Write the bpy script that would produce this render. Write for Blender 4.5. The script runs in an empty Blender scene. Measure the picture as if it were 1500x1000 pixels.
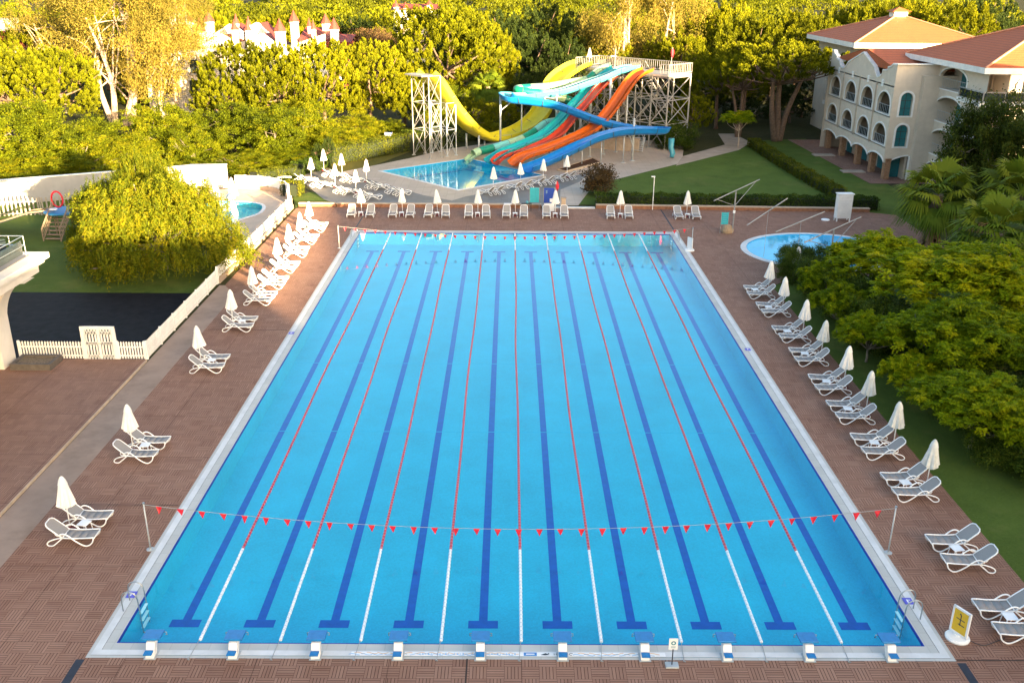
import bpy, math, random
import numpy as np
from mathutils import Vector, Matrix
from mathutils.geometry import tessellate_polygon
random.seed(7)
SC = bpy.context.scene
COL = SC.collection
R = math.radians
PI = math.pi

# ---------------------------------------------------------------- camera survey
# camera solved from the 25 x 50 m lap pool; ground() / on_y() / on_x() turn a
# survey mark (photo pixel, 1500 x 1000) into metres on a known plane
FPX, PITCH, YAW, ROLL = 1376.52, 0.370106, 0.00349948, -0.00655098
CX, CY, CZ = -0.431596, -23.81445, 19.29792
_F = Vector((math.sin(YAW)*math.cos(PITCH), math.cos(YAW)*math.cos(PITCH), -math.sin(PITCH)))
_r = Vector((math.cos(YAW), -math.sin(YAW), 0)); _d = _F.cross(_r)
_R = math.cos(ROLL)*_r + math.sin(ROLL)*_d
_D = math.cos(ROLL)*_d - math.sin(ROLL)*_r
_O = Vector((CX, CY, CZ))
def ray(px, py): return _F + _R*((px-750)/FPX) + _D*((py-500)/FPX)
def ground(px, py, z=0.0):
    d = ray(px, py); return _O + d*((z-_O.z)/d.z)
def on_y(px, py, Y):
    d = ray(px, py); return _O + d*((Y-_O.y)/d.y)
def on_x(px, py, X):
    d = ray(px, py); return _O + d*((X-_O.x)/d.x)
def on_plane(px, py, p0, n):
    d = ray(px, py); return _O + d*((Vector(p0)-_O).dot(n)/d.dot(n))
def scale_at(Y): return ((Y-CY)*math.cos(PITCH)+CZ*math.sin(PITCH)*0.6)/FPX   # metres per pixel, roughly

cam = bpy.data.cameras.new('camera'); co = bpy.data.objects.new('camera', cam); COL.objects.link(co)
m = Matrix((( _R.x, -_D.x, -_F.x, CX), (_R.y, -_D.y, -_F.y, CY), (_R.z, -_D.z, -_F.z, CZ), (0,0,0,1)))
co.matrix_world = m
cam.sensor_fit = 'HORIZONTAL'; cam.sensor_width = 36; cam.lens = FPX/1500*36
cam.clip_end = 3000; cam.clip_start = 0.5
SC.camera = co

# ---------------------------------------------------------------- materials
def nt(name):
    m = bpy.data.materials.new(name); m.use_nodes = True
    t = m.node_tree; t.nodes.clear()
    out = t.nodes.new('ShaderNodeOutputMaterial')
    return m, t, out
def N(t, typ, **kw):
    n = t.nodes.new(typ)
    for k, v in kw.items():
        if k in n.inputs.keys() if hasattr(n.inputs,'keys') else False: n.inputs[k].default_value = v
        else: setattr(n, k, v)
    return n
def L(t, a, b): t.links.new(a, b)
def c4(c): return (c[0], c[1], c[2], 1)
def mathn(t, op, a, b=None):
    n = t.nodes.new('ShaderNodeMath'); n.operation = op
    for i, v in enumerate((a, b)):
        if v is None: continue
        if isinstance(v, (int, float)): n.inputs[i].default_value = v
        else: L(t, v, n.inputs[i])
    return n.outputs[0]
def mixc(t, fac, a, b, mode='MIX'):
    n = t.nodes.new('ShaderNodeMix'); n.data_type = 'RGBA'; n.blend_type = mode
    for s, v in ((n.inputs[0], fac), (n.inputs[6], a), (n.inputs[7], b)):
        if isinstance(v, (int, float)): s.default_value = v
        elif isinstance(v, (tuple, list)): s.default_value = c4(v)
        else: L(t, v, s)
    return n.outputs[2]
def noise(t, scale, detail=4, rough=0.55, vec=None):
    n = t.nodes.new('ShaderNodeTexNoise'); n.inputs['Scale'].default_value = scale
    n.inputs['Detail'].default_value = detail; n.inputs['Roughness'].default_value = rough
    if vec is not None: L(t, vec, n.inputs['Vector'])
    return n.outputs['Fac']
def ramp(t, fac, lo, hi):
    n = t.nodes.new('ShaderNodeMapRange'); n.inputs[1].default_value = lo; n.inputs[2].default_value = hi
    L(t, fac, n.inputs[0]); return n.outputs[0]
def principled(t, out, col, rough=0.6, metal=0.0, bumpf=None, bumps=0.1, bumpd=0.02, spec=0.5):
    p = t.nodes.new('ShaderNodeBsdfPrincipled')
    if isinstance(col, (tuple, list)): p.inputs['Base Color'].default_value = c4(col)
    else: L(t, col, p.inputs['Base Color'])
    if isinstance(rough, (int, float)): p.inputs['Roughness'].default_value = rough
    else: L(t, rough, p.inputs['Roughness'])
    p.inputs['Metallic'].default_value = metal
    p.inputs['Specular IOR Level'].default_value = spec
    if bumpf is not None:
        b = t.nodes.new('ShaderNodeBump'); b.inputs['Strength'].default_value = bumps
        b.inputs['Distance'].default_value = bumpd
        L(t, bumpf, b.inputs['Height']); L(t, b.outputs[0], p.inputs['Normal'])
    L(t, p.outputs[0], out.inputs[0]); return p
def pos(t): return t.nodes.new('ShaderNodeNewGeometry').outputs['Position']
def objc(t): return t.nodes.new('ShaderNodeTexCoord').outputs['Object']

def simple(name, col, rough=0.6, var=0.12, scale=2.0, metal=0.0, dirt=0.0, dscale=0.6, world=False, bump=0.0, bscale=40, spec=0.5):
    m, t, out = nt(name)
    v = pos(t) if world else objc(t)
    n = ramp(t, noise(t, scale, 5, 0.6, v), 0.3, 0.7)
    lo = tuple(max(0, c*(1-var)) for c in col); hi = tuple(min(1, c*(1+var)) for c in col)
    c = mixc(t, n, lo, hi)
    if dirt > 0:
        d = ramp(t, noise(t, dscale, 6, 0.65, v), 0.5, 0.72)
        c = mixc(t, mathn(t, 'MULTIPLY', d, dirt), c, tuple(x*0.45 for x in col))
    bf = noise(t, bscale, 4, 0.6, v) if bump > 0 else None
    principled(t, out, c, rough, metal, bf, bump, 0.01, 0.12 if world else spec)
    return m

def basket_deck(name, base, tone, size=0.5, strips=6):
    """basket-weave stamped paving: squares of boards, turned alternately"""
    m, t, out = nt(name)
    P = pos(t); s = t.nodes.new('ShaderNodeSeparateXYZ'); L(t, P, s.inputs[0])
    x, y = s.outputs[0], s.outputs[1]
    ix = mathn(t, 'FLOOR', mathn(t, 'DIVIDE', x, size)); iy = mathn(t, 'FLOOR', mathn(t, 'DIVIDE', y, size))
    par = mathn(t, 'MODULO', mathn(t, 'ABSOLUTE', mathn(t, 'ADD', ix, iy)), 2)
    par = mathn(t, 'GREATER_THAN', par, 0.5)
    def lerp(a, b, f): return mathn(t, 'ADD', mathn(t, 'MULTIPLY', a, mathn(t, 'SUBTRACT', 1.0, f)), mathn(t, 'MULTIPLY', b, f))
    q = lerp(x, y, par)
    st = mathn(t, 'MULTIPLY', q, strips/size)
    fr = mathn(t, 'FRACT', st); bi = mathn(t, 'FLOOR', st)
    gap = mathn(t, 'LESS_THAN', mathn(t, 'ABSOLUTE', mathn(t, 'SUBTRACT', fr, 0.5)), 0.40)
    cb = t.nodes.new('ShaderNodeCombineXYZ'); L(t, ix, cb.inputs[0]); L(t, iy, cb.inputs[1]); L(t, bi, cb.inputs[2])
    wn = t.nodes.new('ShaderNodeTexWhiteNoise'); L(t, cb.outputs[0], wn.inputs['Vector'])
    cb2 = t.nodes.new('ShaderNodeCombineXYZ'); L(t, ix, cb2.inputs[0]); L(t, iy, cb2.inputs[1])
    wn2 = t.nodes.new('ShaderNodeTexWhiteNoise'); L(t, cb2.outputs[0], wn2.inputs['Vector'])
    # big slabs of the stamp mould, 3 m x 1.5 m
    gx = mathn(t, 'ABSOLUTE', mathn(t, 'SUBTRACT', mathn(t, 'FRACT', mathn(t, 'DIVIDE', x, 4.0)), 0.5))
    gy = mathn(t, 'ABSOLUTE', mathn(t, 'SUBTRACT', mathn(t, 'FRACT', mathn(t, 'DIVIDE', y, 4.0)), 0.5))
    seam = mathn(t, 'GREATER_THAN', mathn(t, 'MAXIMUM', gx, gy), 0.4965)
    big = ramp(t, noise(t, 0.16, 5, 0.6, P), 0.32, 0.68)
    mid = ramp(t, noise(t, 1.4, 5, 0.65, P), 0.3, 0.7)
    tot = mathn(t, 'ADD', mathn(t, 'MULTIPLY', big, 0.34), mathn(t, 'ADD', mathn(t, 'MULTIPLY', mid, 0.20),
          mathn(t, 'ADD', mathn(t, 'MULTIPLY', wn.outputs['Value'], 0.34), mathn(t, 'MULTIPLY', wn2.outputs['Value'], 0.26))))
    c = mixc(t, tot, base, tone)
    c = mixc(t, mathn(t, 'MULTIPLY', mathn(t, 'SUBTRACT', 1.0, gap), 0.85), c, tuple(b*0.22 for b in base))
    c = mixc(t, mathn(t, 'MULTIPLY', seam, 0.55), c, tuple(b*0.2 for b in base))
    stain = ramp(t, noise(t, 0.25, 8, 0.75, P), 0.45, 0.85)
    c = mixc(t, mathn(t, 'MULTIPLY', stain, 0.25), c, tuple(b*1.5 for b in base))
    principled(t, out, c, 0.7, 0, gap, 0.5, 0.008, 0.12)
    return m

def tile_floor(name, base, var=0.10, world=True, size=0.3, joint=0.25):
    m, t, out = nt(name)
    P = pos(t); s = t.nodes.new('ShaderNodeSeparateXYZ'); L(t, P, s.inputs[0])
    f = []
    for k in (0, 1):
        f.append(mathn(t, 'ABSOLUTE', mathn(t, 'SUBTRACT', mathn(t, 'FRACT', mathn(t, 'DIVIDE', s.outputs[k], size)), 0.5)))
    seam = mathn(t, 'GREATER_THAN', mathn(t, 'MAXIMUM', f[0], f[1]), 0.47)
    fl = t.nodes.new('ShaderNodeVectorMath'); fl.operation = 'SNAP'; L(t, P, fl.inputs[0]); fl.inputs[1].default_value = (size, size, size)
    wn = t.nodes.new('ShaderNodeTexWhiteNoise'); L(t, fl.outputs[0], wn.inputs['Vector'])
    n = ramp(t, noise(t, 0.5, 5, 0.6, P), 0.3, 0.7)
    tot = mathn(t, 'ADD', mathn(t, 'MULTIPLY', n, 0.6), mathn(t, 'MULTIPLY', wn.outputs['Value'], 0.4))
    c = mixc(t, tot, tuple(x*(1-var) for x in base), tuple(min(1, x*(1+var)) for x in base))
    c = mixc(t, mathn(t, 'MULTIPLY', seam, joint), c, tuple(x*0.5 for x in base))
    principled(t, out, c, 0.55)
    return m

def water_mat(name, tint, bump=0.05, scale=1.6, dist=0.02):
    m, t, out = nt(name)
    P = pos(t)
    mp = t.nodes.new('ShaderNodeMapping'); L(t, P, mp.inputs[0]); mp.inputs['Scale'].default_value = (1.0, 0.7, 1)
    h = mathn(t, 'ADD', noise(t, scale, 3, 0.5, mp.outputs[0]), mathn(t, 'MULTIPLY', noise(t, scale*0.22, 2, 0.5, mp.outputs[0]), 1.6))
    b = t.nodes.new('ShaderNodeBump'); b.inputs['Strength'].default_value = bump; b.inputs['Distance'].default_value = dist
    L(t, h, b.inputs['Height'])
    fr = t.nodes.new('ShaderNodeFresnel'); fr.inputs[0].default_value = 1.333; L(t, b.outputs[0], fr.inputs['Normal'])
    g = t.nodes.new('ShaderNodeBsdfGlossy'); g.inputs['Roughness'].default_value = 0.03; g.inputs[0].default_value = (0.74, 0.92, 1.0, 1); L(t, b.outputs[0], g.inputs['Normal'])
    tr = t.nodes.new('ShaderNodeBsdfTransparent'); tr.inputs[0].default_value = c4(tint)
    mx = t.nodes.new('ShaderNodeMixShader'); bf = t.nodes.new('ShaderNodeNewGeometry').outputs['Backfacing']
    L(t, mathn(t, 'MULTIPLY', fr.outputs[0], mathn(t, 'SUBTRACT', 1.0, bf)), mx.inputs[0]); L(t, tr.outputs[0], mx.inputs[1]); L(t, g.outputs[0], mx.inputs[2])
    L(t, mx.outputs[0], out.inputs[0]); return m

def foliage(name, dark, mid, light, trans=0.35, rough=0.5):
    m, t, out = nt(name)
    a = t.nodes.new('ShaderNodeAttribute'); a.attribute_name = 'tint'
    oi = t.nodes.new('ShaderNodeObjectInfo')
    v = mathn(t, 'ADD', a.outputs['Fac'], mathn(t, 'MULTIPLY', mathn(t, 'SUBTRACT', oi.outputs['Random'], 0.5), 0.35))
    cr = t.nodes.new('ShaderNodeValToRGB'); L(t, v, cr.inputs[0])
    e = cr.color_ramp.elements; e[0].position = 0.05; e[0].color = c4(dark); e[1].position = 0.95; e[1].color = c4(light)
    k = cr.color_ramp.elements.new(0.5); k.color = c4(mid)
    p = t.nodes.new('ShaderNodeBsdfPrincipled'); L(t, cr.outputs[0], p.inputs['Base Color']); p.inputs['Roughness'].default_value = rough
    p.inputs['Specular IOR Level'].default_value = 0.06
    tl = t.nodes.new('ShaderNodeBsdfTranslucent'); L(t, cr.outputs[0], tl.inputs[0])
    mx = t.nodes.new('ShaderNodeMixShader'); mx.inputs[0].default_value = trans
    L(t, p.outputs[0], mx.inputs[1]); L(t, tl.outputs[0], mx.inputs[2]); L(t, mx.outputs[0], out.inputs[0])
    return m

def roof_tile(name, col):
    m, t, out = nt(name)
    P = pos(t); s = t.nodes.new('ShaderNodeSeparateXYZ'); L(t, P, s.inputs[0])
    zz = mathn(t, 'FRACT', mathn(t, 'MULTIPLY', s.outputs[2], 6.0))
    row = mathn(t, 'LESS_THAN', zz, 0.22)
    xx = mathn(t, 'SINE', mathn(t, 'MULTIPLY', mathn(t, 'ADD', s.outputs[0], s.outputs[1]), 22.0))
    n = ramp(t, noise(t, 1.2, 6, 0.65, P), 0.28, 0.72)
    n2 = ramp(t, noise(t, 7.0, 3, 0.6, P), 0.3, 0.7)
    c = mixc(t, mathn(t, 'ADD', mathn(t, 'MULTIPLY', n, 0.5), mathn(t, 'MULTIPLY', n2, 0.5)), tuple(x*0.78 for x in col), tuple(min(1, x*1.18) for x in col))
    c = mixc(t, mathn(t, 'MULTIPLY', row, 0.5), c, tuple(x*0.4 for x in col))
    principled(t, out, c, 0.75, 0, mathn(t, 'ADD', xx, mathn(t, 'MULTIPLY', zz, 2.0)), 0.5, 0.03)
    return m

def grass_mat(name, a, b, dry):
    m, t, out = nt(name)
    P = pos(t)
    n = ramp(t, noise(t, 0.35, 6, 0.65, P), 0.3, 0.7)
    f = ramp(t, noise(t, 9.0, 5, 0.7, P), 0.25, 0.75)
    c = mixc(t, mathn(t, 'ADD', mathn(t, 'MULTIPLY', n, 0.55), mathn(t, 'MULTIPLY', f, 0.45)), a, b)
    d = ramp(t, noise(t, 0.18, 5, 0.7, P), 0.55, 0.75)
    c = mixc(t, mathn(t, 'MULTIPLY', d, 0.6), c, dry)
    principled(t, out, c, 0.9, 0, noise(t, 30, 5, 0.7, P), 0.8, 0.05, 0.1)
    return m

M = {}
M['deck'] = basket_deck('stamped_deck', (0.196, 0.095, 0.064), (0.345, 0.200, 0.146), 0.52, 5)
M['terrace'] = basket_deck('terrace_deck', (0.190, 0.100, 0.072), (0.320, 0.190, 0.142), 0.55, 6)
M['concrete'] = simple('strip_concrete', (0.30, 0.222, 0.178), 0.8, 0.16, 0.5, dirt=0.5, world=True, bump=0.2)
M['gutter'] = simple('gutter_grating', (0.62, 0.63, 0.64), 0.5, 0.10, 1.5, dirt=0.25, world=True)
M['stone'] = tile_floor('coping_stone', (0.47, 0.47, 0.45), 0.12, size=0.6, joint=0.2)
M['pooltile'] = tile_floor('pool_tile', (0.0004, 0.40, 0.585), 0.16, size=0.06, joint=0.12)
M['navy'] = simple('navy_tile', (0.008, 0.035, 0.30), 0.35, 0.2, 3, world=True)
M['laneblue'] = simple('lane_line_tile', (0.002, 0.082, 0.40), 0.4, 0.15, 3, world=True)
M['lanepale'] = simple('cross_line_tile', (0.004, 0.395, 0.60), 0.4, 0.1, 3, world=True)
M['water'] = water_mat('lap_pool_water', (0.68, 0.97, 1.0), 0.085, 1.5)
M['water2'] = water_mat('slide_pool_water', (0.62, 0.95, 1.0), 0.05, 1.6)
M['slidetile'] = tile_floor('slide_pool_tile', (0.004, 0.36, 0.62), 0.12, size=0.5, joint=0.2)
M['ovaltile'] = tile_floor('oval_pool_tile', (0.08, 0.50, 0.80), 0.08, size=0.3, joint=0.1)
M['kidtile'] = tile_floor('kids_pool_tile', (0.05, 0.42, 0.55), 0.12, size=0.3, joint=0.15)
M['plastic'] = simple('white_resin', (0.80, 0.81, 0.83), 0.35, 0.05, 3)
M['white'] = simple('white_paint', (0.78, 0.77, 0.75), 0.55, 0.08, 2, dirt=0.18, dscale=1.2)
M['render'] = simple('white_render', (0.66, 0.62, 0.57), 0.8, 0.08, 0.9, dirt=0.22, world=True, bump=0.1)
M['shaderender'] = simple('shade_greyed_render', (0.30, 0.30, 0.31), 0.85, 0.08, 0.8, dirt=0.25, world=True)  # white render greyed, so the playground wall's shade sits in its colour
M['palewood'] = simple('pale_weathered_wood', (0.30, 0.27, 0.23), 0.85, 0.15, 3)
M['sling'] = simple('grey_sling', (0.27, 0.255, 0.25), 0.75, 0.08, 30)
M['canvas'] = simple('cream_canvas', (0.77, 0.75, 0.71), 0.85, 0.07, 5, bump=0.1, bscale=20)
M['canvasg'] = simple('old_canvas', (0.62, 0.62, 0.58), 0.85, 0.14, 5, bump=0.1, bscale=20)
M['red'] = simple('red_plastic', (0.58, 0.012, 0.030), 0.45, 0.15, 6)
M['darkred'] = simple('dark_red_base', (0.16, 0.02, 0.02), 0.6, 0.2, 5)
M['blockblue'] = simple('block_blue', (0.006, 0.18, 0.46), 0.4, 0.12, 6)
M['steel'] = simple('stainless_steel', (0.42, 0.45, 0.46), 0.28, 0.1, 8, metal=0.9)
M['galv'] = simple('galvanised_steel', (0.42, 0.45, 0.47), 0.5, 0.12, 3, metal=0.3)
M['whitesteel'] = simple('painted_steel', (0.27, 0.265, 0.255), 0.5, 0.12, 2.5, dirt=0.25, dscale=1.5)
M['dark'] = simple('dark_metal', (0.03, 0.03, 0.035), 0.5)
M['cable'] = simple('grey_cable', (0.30, 0.32, 0.33), 0.5)
M['turq'] = simple('turquoise_panel', (0.02, 0.33, 0.40), 0.5, 0.12, 4)
M['signblue'] = simple('sign_blue', (0.008, 0.05, 0.32), 0.45, 0.08, 3)
M['signyellow'] = simple('sign_yellow', (0.70, 0.44, 0.02), 0.5, 0.1, 5)
M['signwhite'] = simple('sign_white', (0.78, 0.79, 0.80), 0.45, 0.04, 3)
M['ink'] = simple('dark_ink', (0.03, 0.04, 0.06), 0.6)
M['bluemark'] = simple('blue_mark', (0.05, 0.22, 0.55), 0.6)
M['orangemark'] = simple('orange_mark', (0.75, 0.45, 0.20), 0.6)
M['wavemark'] = simple('pale_blue_mark', (0.25, 0.45, 0.70), 0.6)
M['violet'] = simple('violet_tile', (0.10, 0.10, 0.55), 0.5)
M['brickwall'] = simple('kerb_brick', (0.26, 0.125, 0.075), 0.85, 0.3, 4, world=True, bump=0.3)
M['capstone'] = simple('kerb_cap', (0.46, 0.36, 0.27), 0.8, 0.15, 2, world=True)
M['beige'] = tile_floor('plaza_paving', (0.42, 0.335, 0.265), 0.14, size=0.8, joint=0.3)
M['beige2'] = simple('path_concrete', (0.36, 0.29, 0.23), 0.85, 0.16, 0.8, dirt=0.3, world=True)
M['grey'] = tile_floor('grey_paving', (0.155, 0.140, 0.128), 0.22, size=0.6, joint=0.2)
M['kidpave'] = tile_floor('kids_paving', (0.46, 0.33, 0.24), 0.12, size=0.5, joint=0.2)
M['rubber'] = simple('black_rubber', (0.010, 0.0105, 0.014), 0.75, 0.45, 1.6, world=True, bump=0.6, bscale=9)
M['lawn'] = grass_mat('lawn_grass', (0.048, 0.080, 0.014), (0.105, 0.152, 0.028), (0.170, 0.165, 0.050))
M['ground'] = grass_mat('woodland_ground', (0.030, 0.036, 0.012), (0.060, 0.055, 0.022), (0.085, 0.062, 0.035))
M['drygrass'] = grass_mat('dry_grass', (0.09, 0.09, 0.02), (0.14, 0.12, 0.03), (0.16, 0.10, 0.04))
M['soil'] = simple('dark_soil', (0.075, 0.038, 0.022), 0.95, 0.3, 3, world=True, bump=0.6, bscale=10)
M['stucco'] = simple('grey_beige_stucco', (0.62, 0.535, 0.44), 0.85, 0.06, 1.5, dirt=0.12, world=True, bump=0.15)
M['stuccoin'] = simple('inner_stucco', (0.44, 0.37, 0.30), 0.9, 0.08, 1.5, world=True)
M['tile'] = roof_tile('terracotta_tile', (0.40, 0.092, 0.024))
M['tilered'] = roof_tile('red_tile', (0.20, 0.032, 0.022))
M['colbrick'] = simple('column_stone', (0.30, 0.17, 0.10), 0.9, 0.3, 5, world=True, bump=0.4, bscale=12)
M['teal'] = simple('teal_shutter', (0.010, 0.13, 0.15), 0.5, 0.15, 5)
M['glass'] = simple('dark_glass', (0.02, 0.03, 0.035), 0.08, 0.2, 2)
M['wood'] = simple('weathered_wood', (0.23, 0.17, 0.12), 0.8, 0.25, 6)
M['s_yellow'] = simple('yellow_fibreglass', (0.56, 0.50, 0.02), 0.4, 0.08, 1.5, dirt=0.15)
M['s_teal'] = simple('teal_fibreglass', (0.012, 0.33, 0.37), 0.3, 0.10, 1.5, dirt=0.12)
M['s_red'] = simple('red_fibreglass', (0.48, 0.050, 0.022), 0.35, 0.12, 1.5, dirt=0.15)
M['s_orange'] = simple('orange_fibreglass', (0.52, 0.10, 0.006), 0.35, 0.10, 1.5, dirt=0.12)
M['s_blue'] = simple('blue_fibreglass', (0.005, 0.165, 0.50), 0.3, 0.10, 1.5, dirt=0.12)
M['s_sky'] = simple('pale_blue_fibreglass', (0.055, 0.29, 0.38), 0.3, 0.08, 1.5, dirt=0.12)
M['s_green'] = simple('green_fibreglass', (0.005, 0.20, 0.12), 0.3, 0.12, 1.5)
M['s_pale'] = simple('pale_green_fibreglass', (0.30, 0.46, 0.28), 0.35, 0.08, 1.5)
M['s_aqua'] = simple('aqua_fibreglass', (0.14, 0.44, 0.42), 0.35, 0.08, 1.5)
M['seam'] = simple('seam_flange', (0.06, 0.09, 0.11), 0.5, 0.2, 3)
M['bark'] = simple('pine_bark', (0.13, 0.085, 0.06), 0.95, 0.35, 6, bump=0.8, bscale=10)
M['barkpale'] = simple('eucalyptus_bark', (0.34, 0.27, 0.21), 0.85, 0.25, 2.5, dirt=0.4, dscale=2)
M['barkgrey'] = simple('grey_bark', (0.17, 0.145, 0.12), 0.95, 0.3, 5, bump=0.6, bscale=12)
M['palmbark'] = simple('palm_bark', (0.15, 0.11, 0.08), 0.95, 0.4, 8, bump=0.9, bscale=8)
M['deadfrond'] = simple('dead_frond', (0.20, 0.13, 0.07), 0.9, 0.3, 3)
M['f_pine'] = foliage('pine_needles', (0.056, 0.068, 0.004), (0.142, 0.158, 0.005), (0.250, 0.242, 0.007), 0.32)
M['f_dpine'] = foliage('dark_shade_pine_needles', (0.018, 0.032, 0.009), (0.035, 0.055, 0.012), (0.060, 0.082, 0.016), 0.25)  # darker needle copy, also puts shade into the pines behind the slides
M['f_broad'] = foliage('broad_leaves', (0.052, 0.075, 0.005), (0.132, 0.164, 0.006), (0.250, 0.235, 0.008), 0.40)
M['f_euc'] = foliage('eucalyptus_leaves', (0.100, 0.092, 0.018), (0.185, 0.155, 0.028), (0.280, 0.205, 0.036), 0.35)
M['f_brown'] = foliage('dry_leaves', (0.085, 0.050, 0.022), (0.14, 0.085, 0.038), (0.19, 0.115, 0.055), 0.3)
M['f_pepper'] = foliage('pepper_tree_leaves', (0.040, 0.062, 0.005), (0.110, 0.136, 0.006), (0.225, 0.200, 0.008), 0.40)
M['f_feather'] = foliage('feathery_leaves', (0.090, 0.140, 0.004), (0.225, 0.300, 0.006), (0.450, 0.430, 0.008), 0.48)
M['f_dark'] = foliage('dark_shrub_leaves', (0.024, 0.045, 0.007), (0.055, 0.088, 0.010), (0.105, 0.135, 0.014), 0.30)
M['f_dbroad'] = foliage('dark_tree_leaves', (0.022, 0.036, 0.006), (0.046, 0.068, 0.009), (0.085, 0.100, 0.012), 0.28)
M['f_palm'] = foliage('palm_fronds', (0.055, 0.095, 0.010), (0.125, 0.180, 0.014), (0.220, 0.240, 0.022), 0.32)
M['f_hedge'] = foliage('hedge_leaves', (0.040, 0.056, 0.006), (0.090, 0.108, 0.009), (0.160, 0.155, 0.012), 0.32)
M['f_rust'] = foliage('rusty_leaves', (0.060, 0.040, 0.018), (0.095, 0.062, 0.026), (0.125, 0.075, 0.032), 0.3)

# ---------------------------------------------------------------- mesh builder
class MB:
    def __init__(s): s.v = []; s.f = []; s.mi = []
    def add(s, vs, fs, mi=0):
        b = len(s.v); s.v += [tuple(p) for p in vs]
        for f in fs: s.f.append(tuple(i+b for i in f)); s.mi.append(mi)
    def box(s, c, d, rz=0.0, mi=0, tilt=None):
        x, y, z = d[0]/2, d[1]/2, d[2]/2
        M3 = Matrix.Rotation(rz, 3, 'Z')
        if tilt: M3 = M3 @ Matrix.Rotation(tilt[1], 3, tilt[0])
        vs = [Vector(c)+M3 @ Vector((i*x, j*y, k*z)) for k in (-1, 1) for j in (-1, 1) for i in (-1, 1)]
        s.add(vs, [(0,2,3,1), (4,5,7,6), (0,1,5,4), (2,6,7,3), (0,4,6,2), (1,3,7,5)], mi)
    def prism(s, poly, z0, z1, mi=0):
        n = len(poly)
        vs = [(p[0], p[1], z0) for p in poly]+[(p[0], p[1], z1) for p in poly]
        fs = [(i, (i+1) % n, n+(i+1) % n, n+i) for i in range(n)]
        fs += [tuple(reversed(range(n))), tuple(range(n, 2*n))]
        s.add(vs, fs, mi)
    def tube(s, pts, r, n=8, mi=0, cap=True, flat=1.0):
        pts = [Vector(p) for p in pts]; k = len(pts)
        rs = r if isinstance(r, (list, tuple)) else [r]*k
        T0 = (pts[1]-pts[0]).normalized()
        up = Vector((0, 0, 1)) if abs(T0.z) < 0.95 else Vector((1, 0, 0))
        A = T0.cross(up).normalized(); vs = []
        for i in range(k):
            T = (pts[min(i+1, k-1)]-pts[max(i-1, 0)])
            T = T.normalized() if T.length > 1e-6 else T0
            A = (A-T*A.dot(T)); A = A.normalized() if A.length > 1e-6 else T.orthogonal().normalized()
            B = T.cross(A)
            for j in range(n):
                a = 2*PI*j/n; vs.append(pts[i]+(A*math.cos(a)*flat+B*math.sin(a))*rs[i])
        fs = [(i*n+j, i*n+(j+1) % n, (i+1)*n+(j+1) % n, (i+1)*n+j) for i in range(k-1) for j in range(n)]
        if cap: fs += [tuple(reversed(range(n))), tuple((k-1)*n+j for j in range(n))]
        s.add(vs, fs, mi)
    def lathe(s, prof, n=16, c=(0, 0, 0), mi=0, pleat=0, amp=0.0):
        vs = []; k = len(prof)
        for (r, z) in prof:
            for j in range(n):
                a = 2*PI*j/n; rr = r*(1+amp*math.cos(pleat*a)) if pleat else r
                vs.append((c[0]+rr*math.cos(a), c[1]+rr*math.sin(a), c[2]+z))
        fs = [(i*n+j, i*n+(j+1) % n, (i+1)*n+(j+1) % n, (i+1)*n+j) for i in range(k-1) for j in range(n)]
        fs += [tuple(reversed(range(n))), tuple((k-1)*n+j for j in range(n))]
        s.add(vs, fs, mi)
    def sheet(s, outer, holes=(), z=0.0, mi=0):
        polys = [[Vector((p[0], p[1], 0)) for p in outer]]+[[Vector((p[0], p[1], 0)) for p in h] for h in holes]
        vs = [(p.x, p.y, z) for q in polys for p in q]
        tr = tessellate_polygon(polys); fs = []
        for a, b, c in tr:
            A, B, C = vs[a], vs[b], vs[c]
            if (B[0]-A[0])*(C[1]-A[1])-(B[1]-A[1])*(C[0]-A[0]) < 0: b, c = c, b
            fs.append((a, b, c))
        s.add(vs, fs, mi)
    def quad(s, a, b, c, d, mi=0): s.add([a, b, c, d], [(0, 1, 2, 3)], mi)
    def build(s, name, mats, parent=None, smooth=False, bevel=0.0):
        me = bpy.data.meshes.new(name); me.from_pydata(s.v, [], s.f); me.update()
        if not isinstance(mats, (list, tuple)): mats = [mats]
        for m in mats: me.materials.append(m)
        if any(s.mi): me.polygons.foreach_set('material_index', s.mi)
        if smooth: me.polygons.foreach_set('use_smooth', [True]*len(me.polygons))
        o = bpy.data.objects.new(name, me); COL.objects.link(o)
        if parent: o.parent = parent
        if bevel > 0:
            b = o.modifiers.new('bevel', 'BEVEL'); b.width = bevel; b.segments = 2; b.limit_method = 'ANGLE'
        return o

def tag(o, label=None, cat=None, group=None, kind=None):
    if label: o['label'] = label
    if cat: o['category'] = cat
    if group: o['group'] = group
    if kind: o['kind'] = kind
    return o
def thing(name, label, cat, loc=(0, 0, 0), rz=0.0, group=None):
    o = bpy.data.objects.new(name, None); COL.objects.link(o); o.empty_display_size = 0.2
    o.location = loc; o.rotation_euler = (0, 0, rz); return tag(o, label, cat, group)
KIDS = {}
def dup(root, label, loc, rz, group=None):
    r = root.copy(); COL.objects.link(r); r.location = loc; r.rotation_euler = (0, 0, rz)
    r['label'] = label
    if group: r['group'] = group
    for ch in kids_of(root):
        c = ch.copy(); COL.objects.link(c); c.parent = r
        for g in kids_of(ch):
            d = g.copy(); COL.objects.link(d); d.parent = c
    return r
def kids_of(o):
    if o.name not in KIDS: KIDS[o.name] = list(o.children)
    return KIDS[o.name]
def structure(o, kind='structure'): o['kind'] = kind; return o
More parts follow.
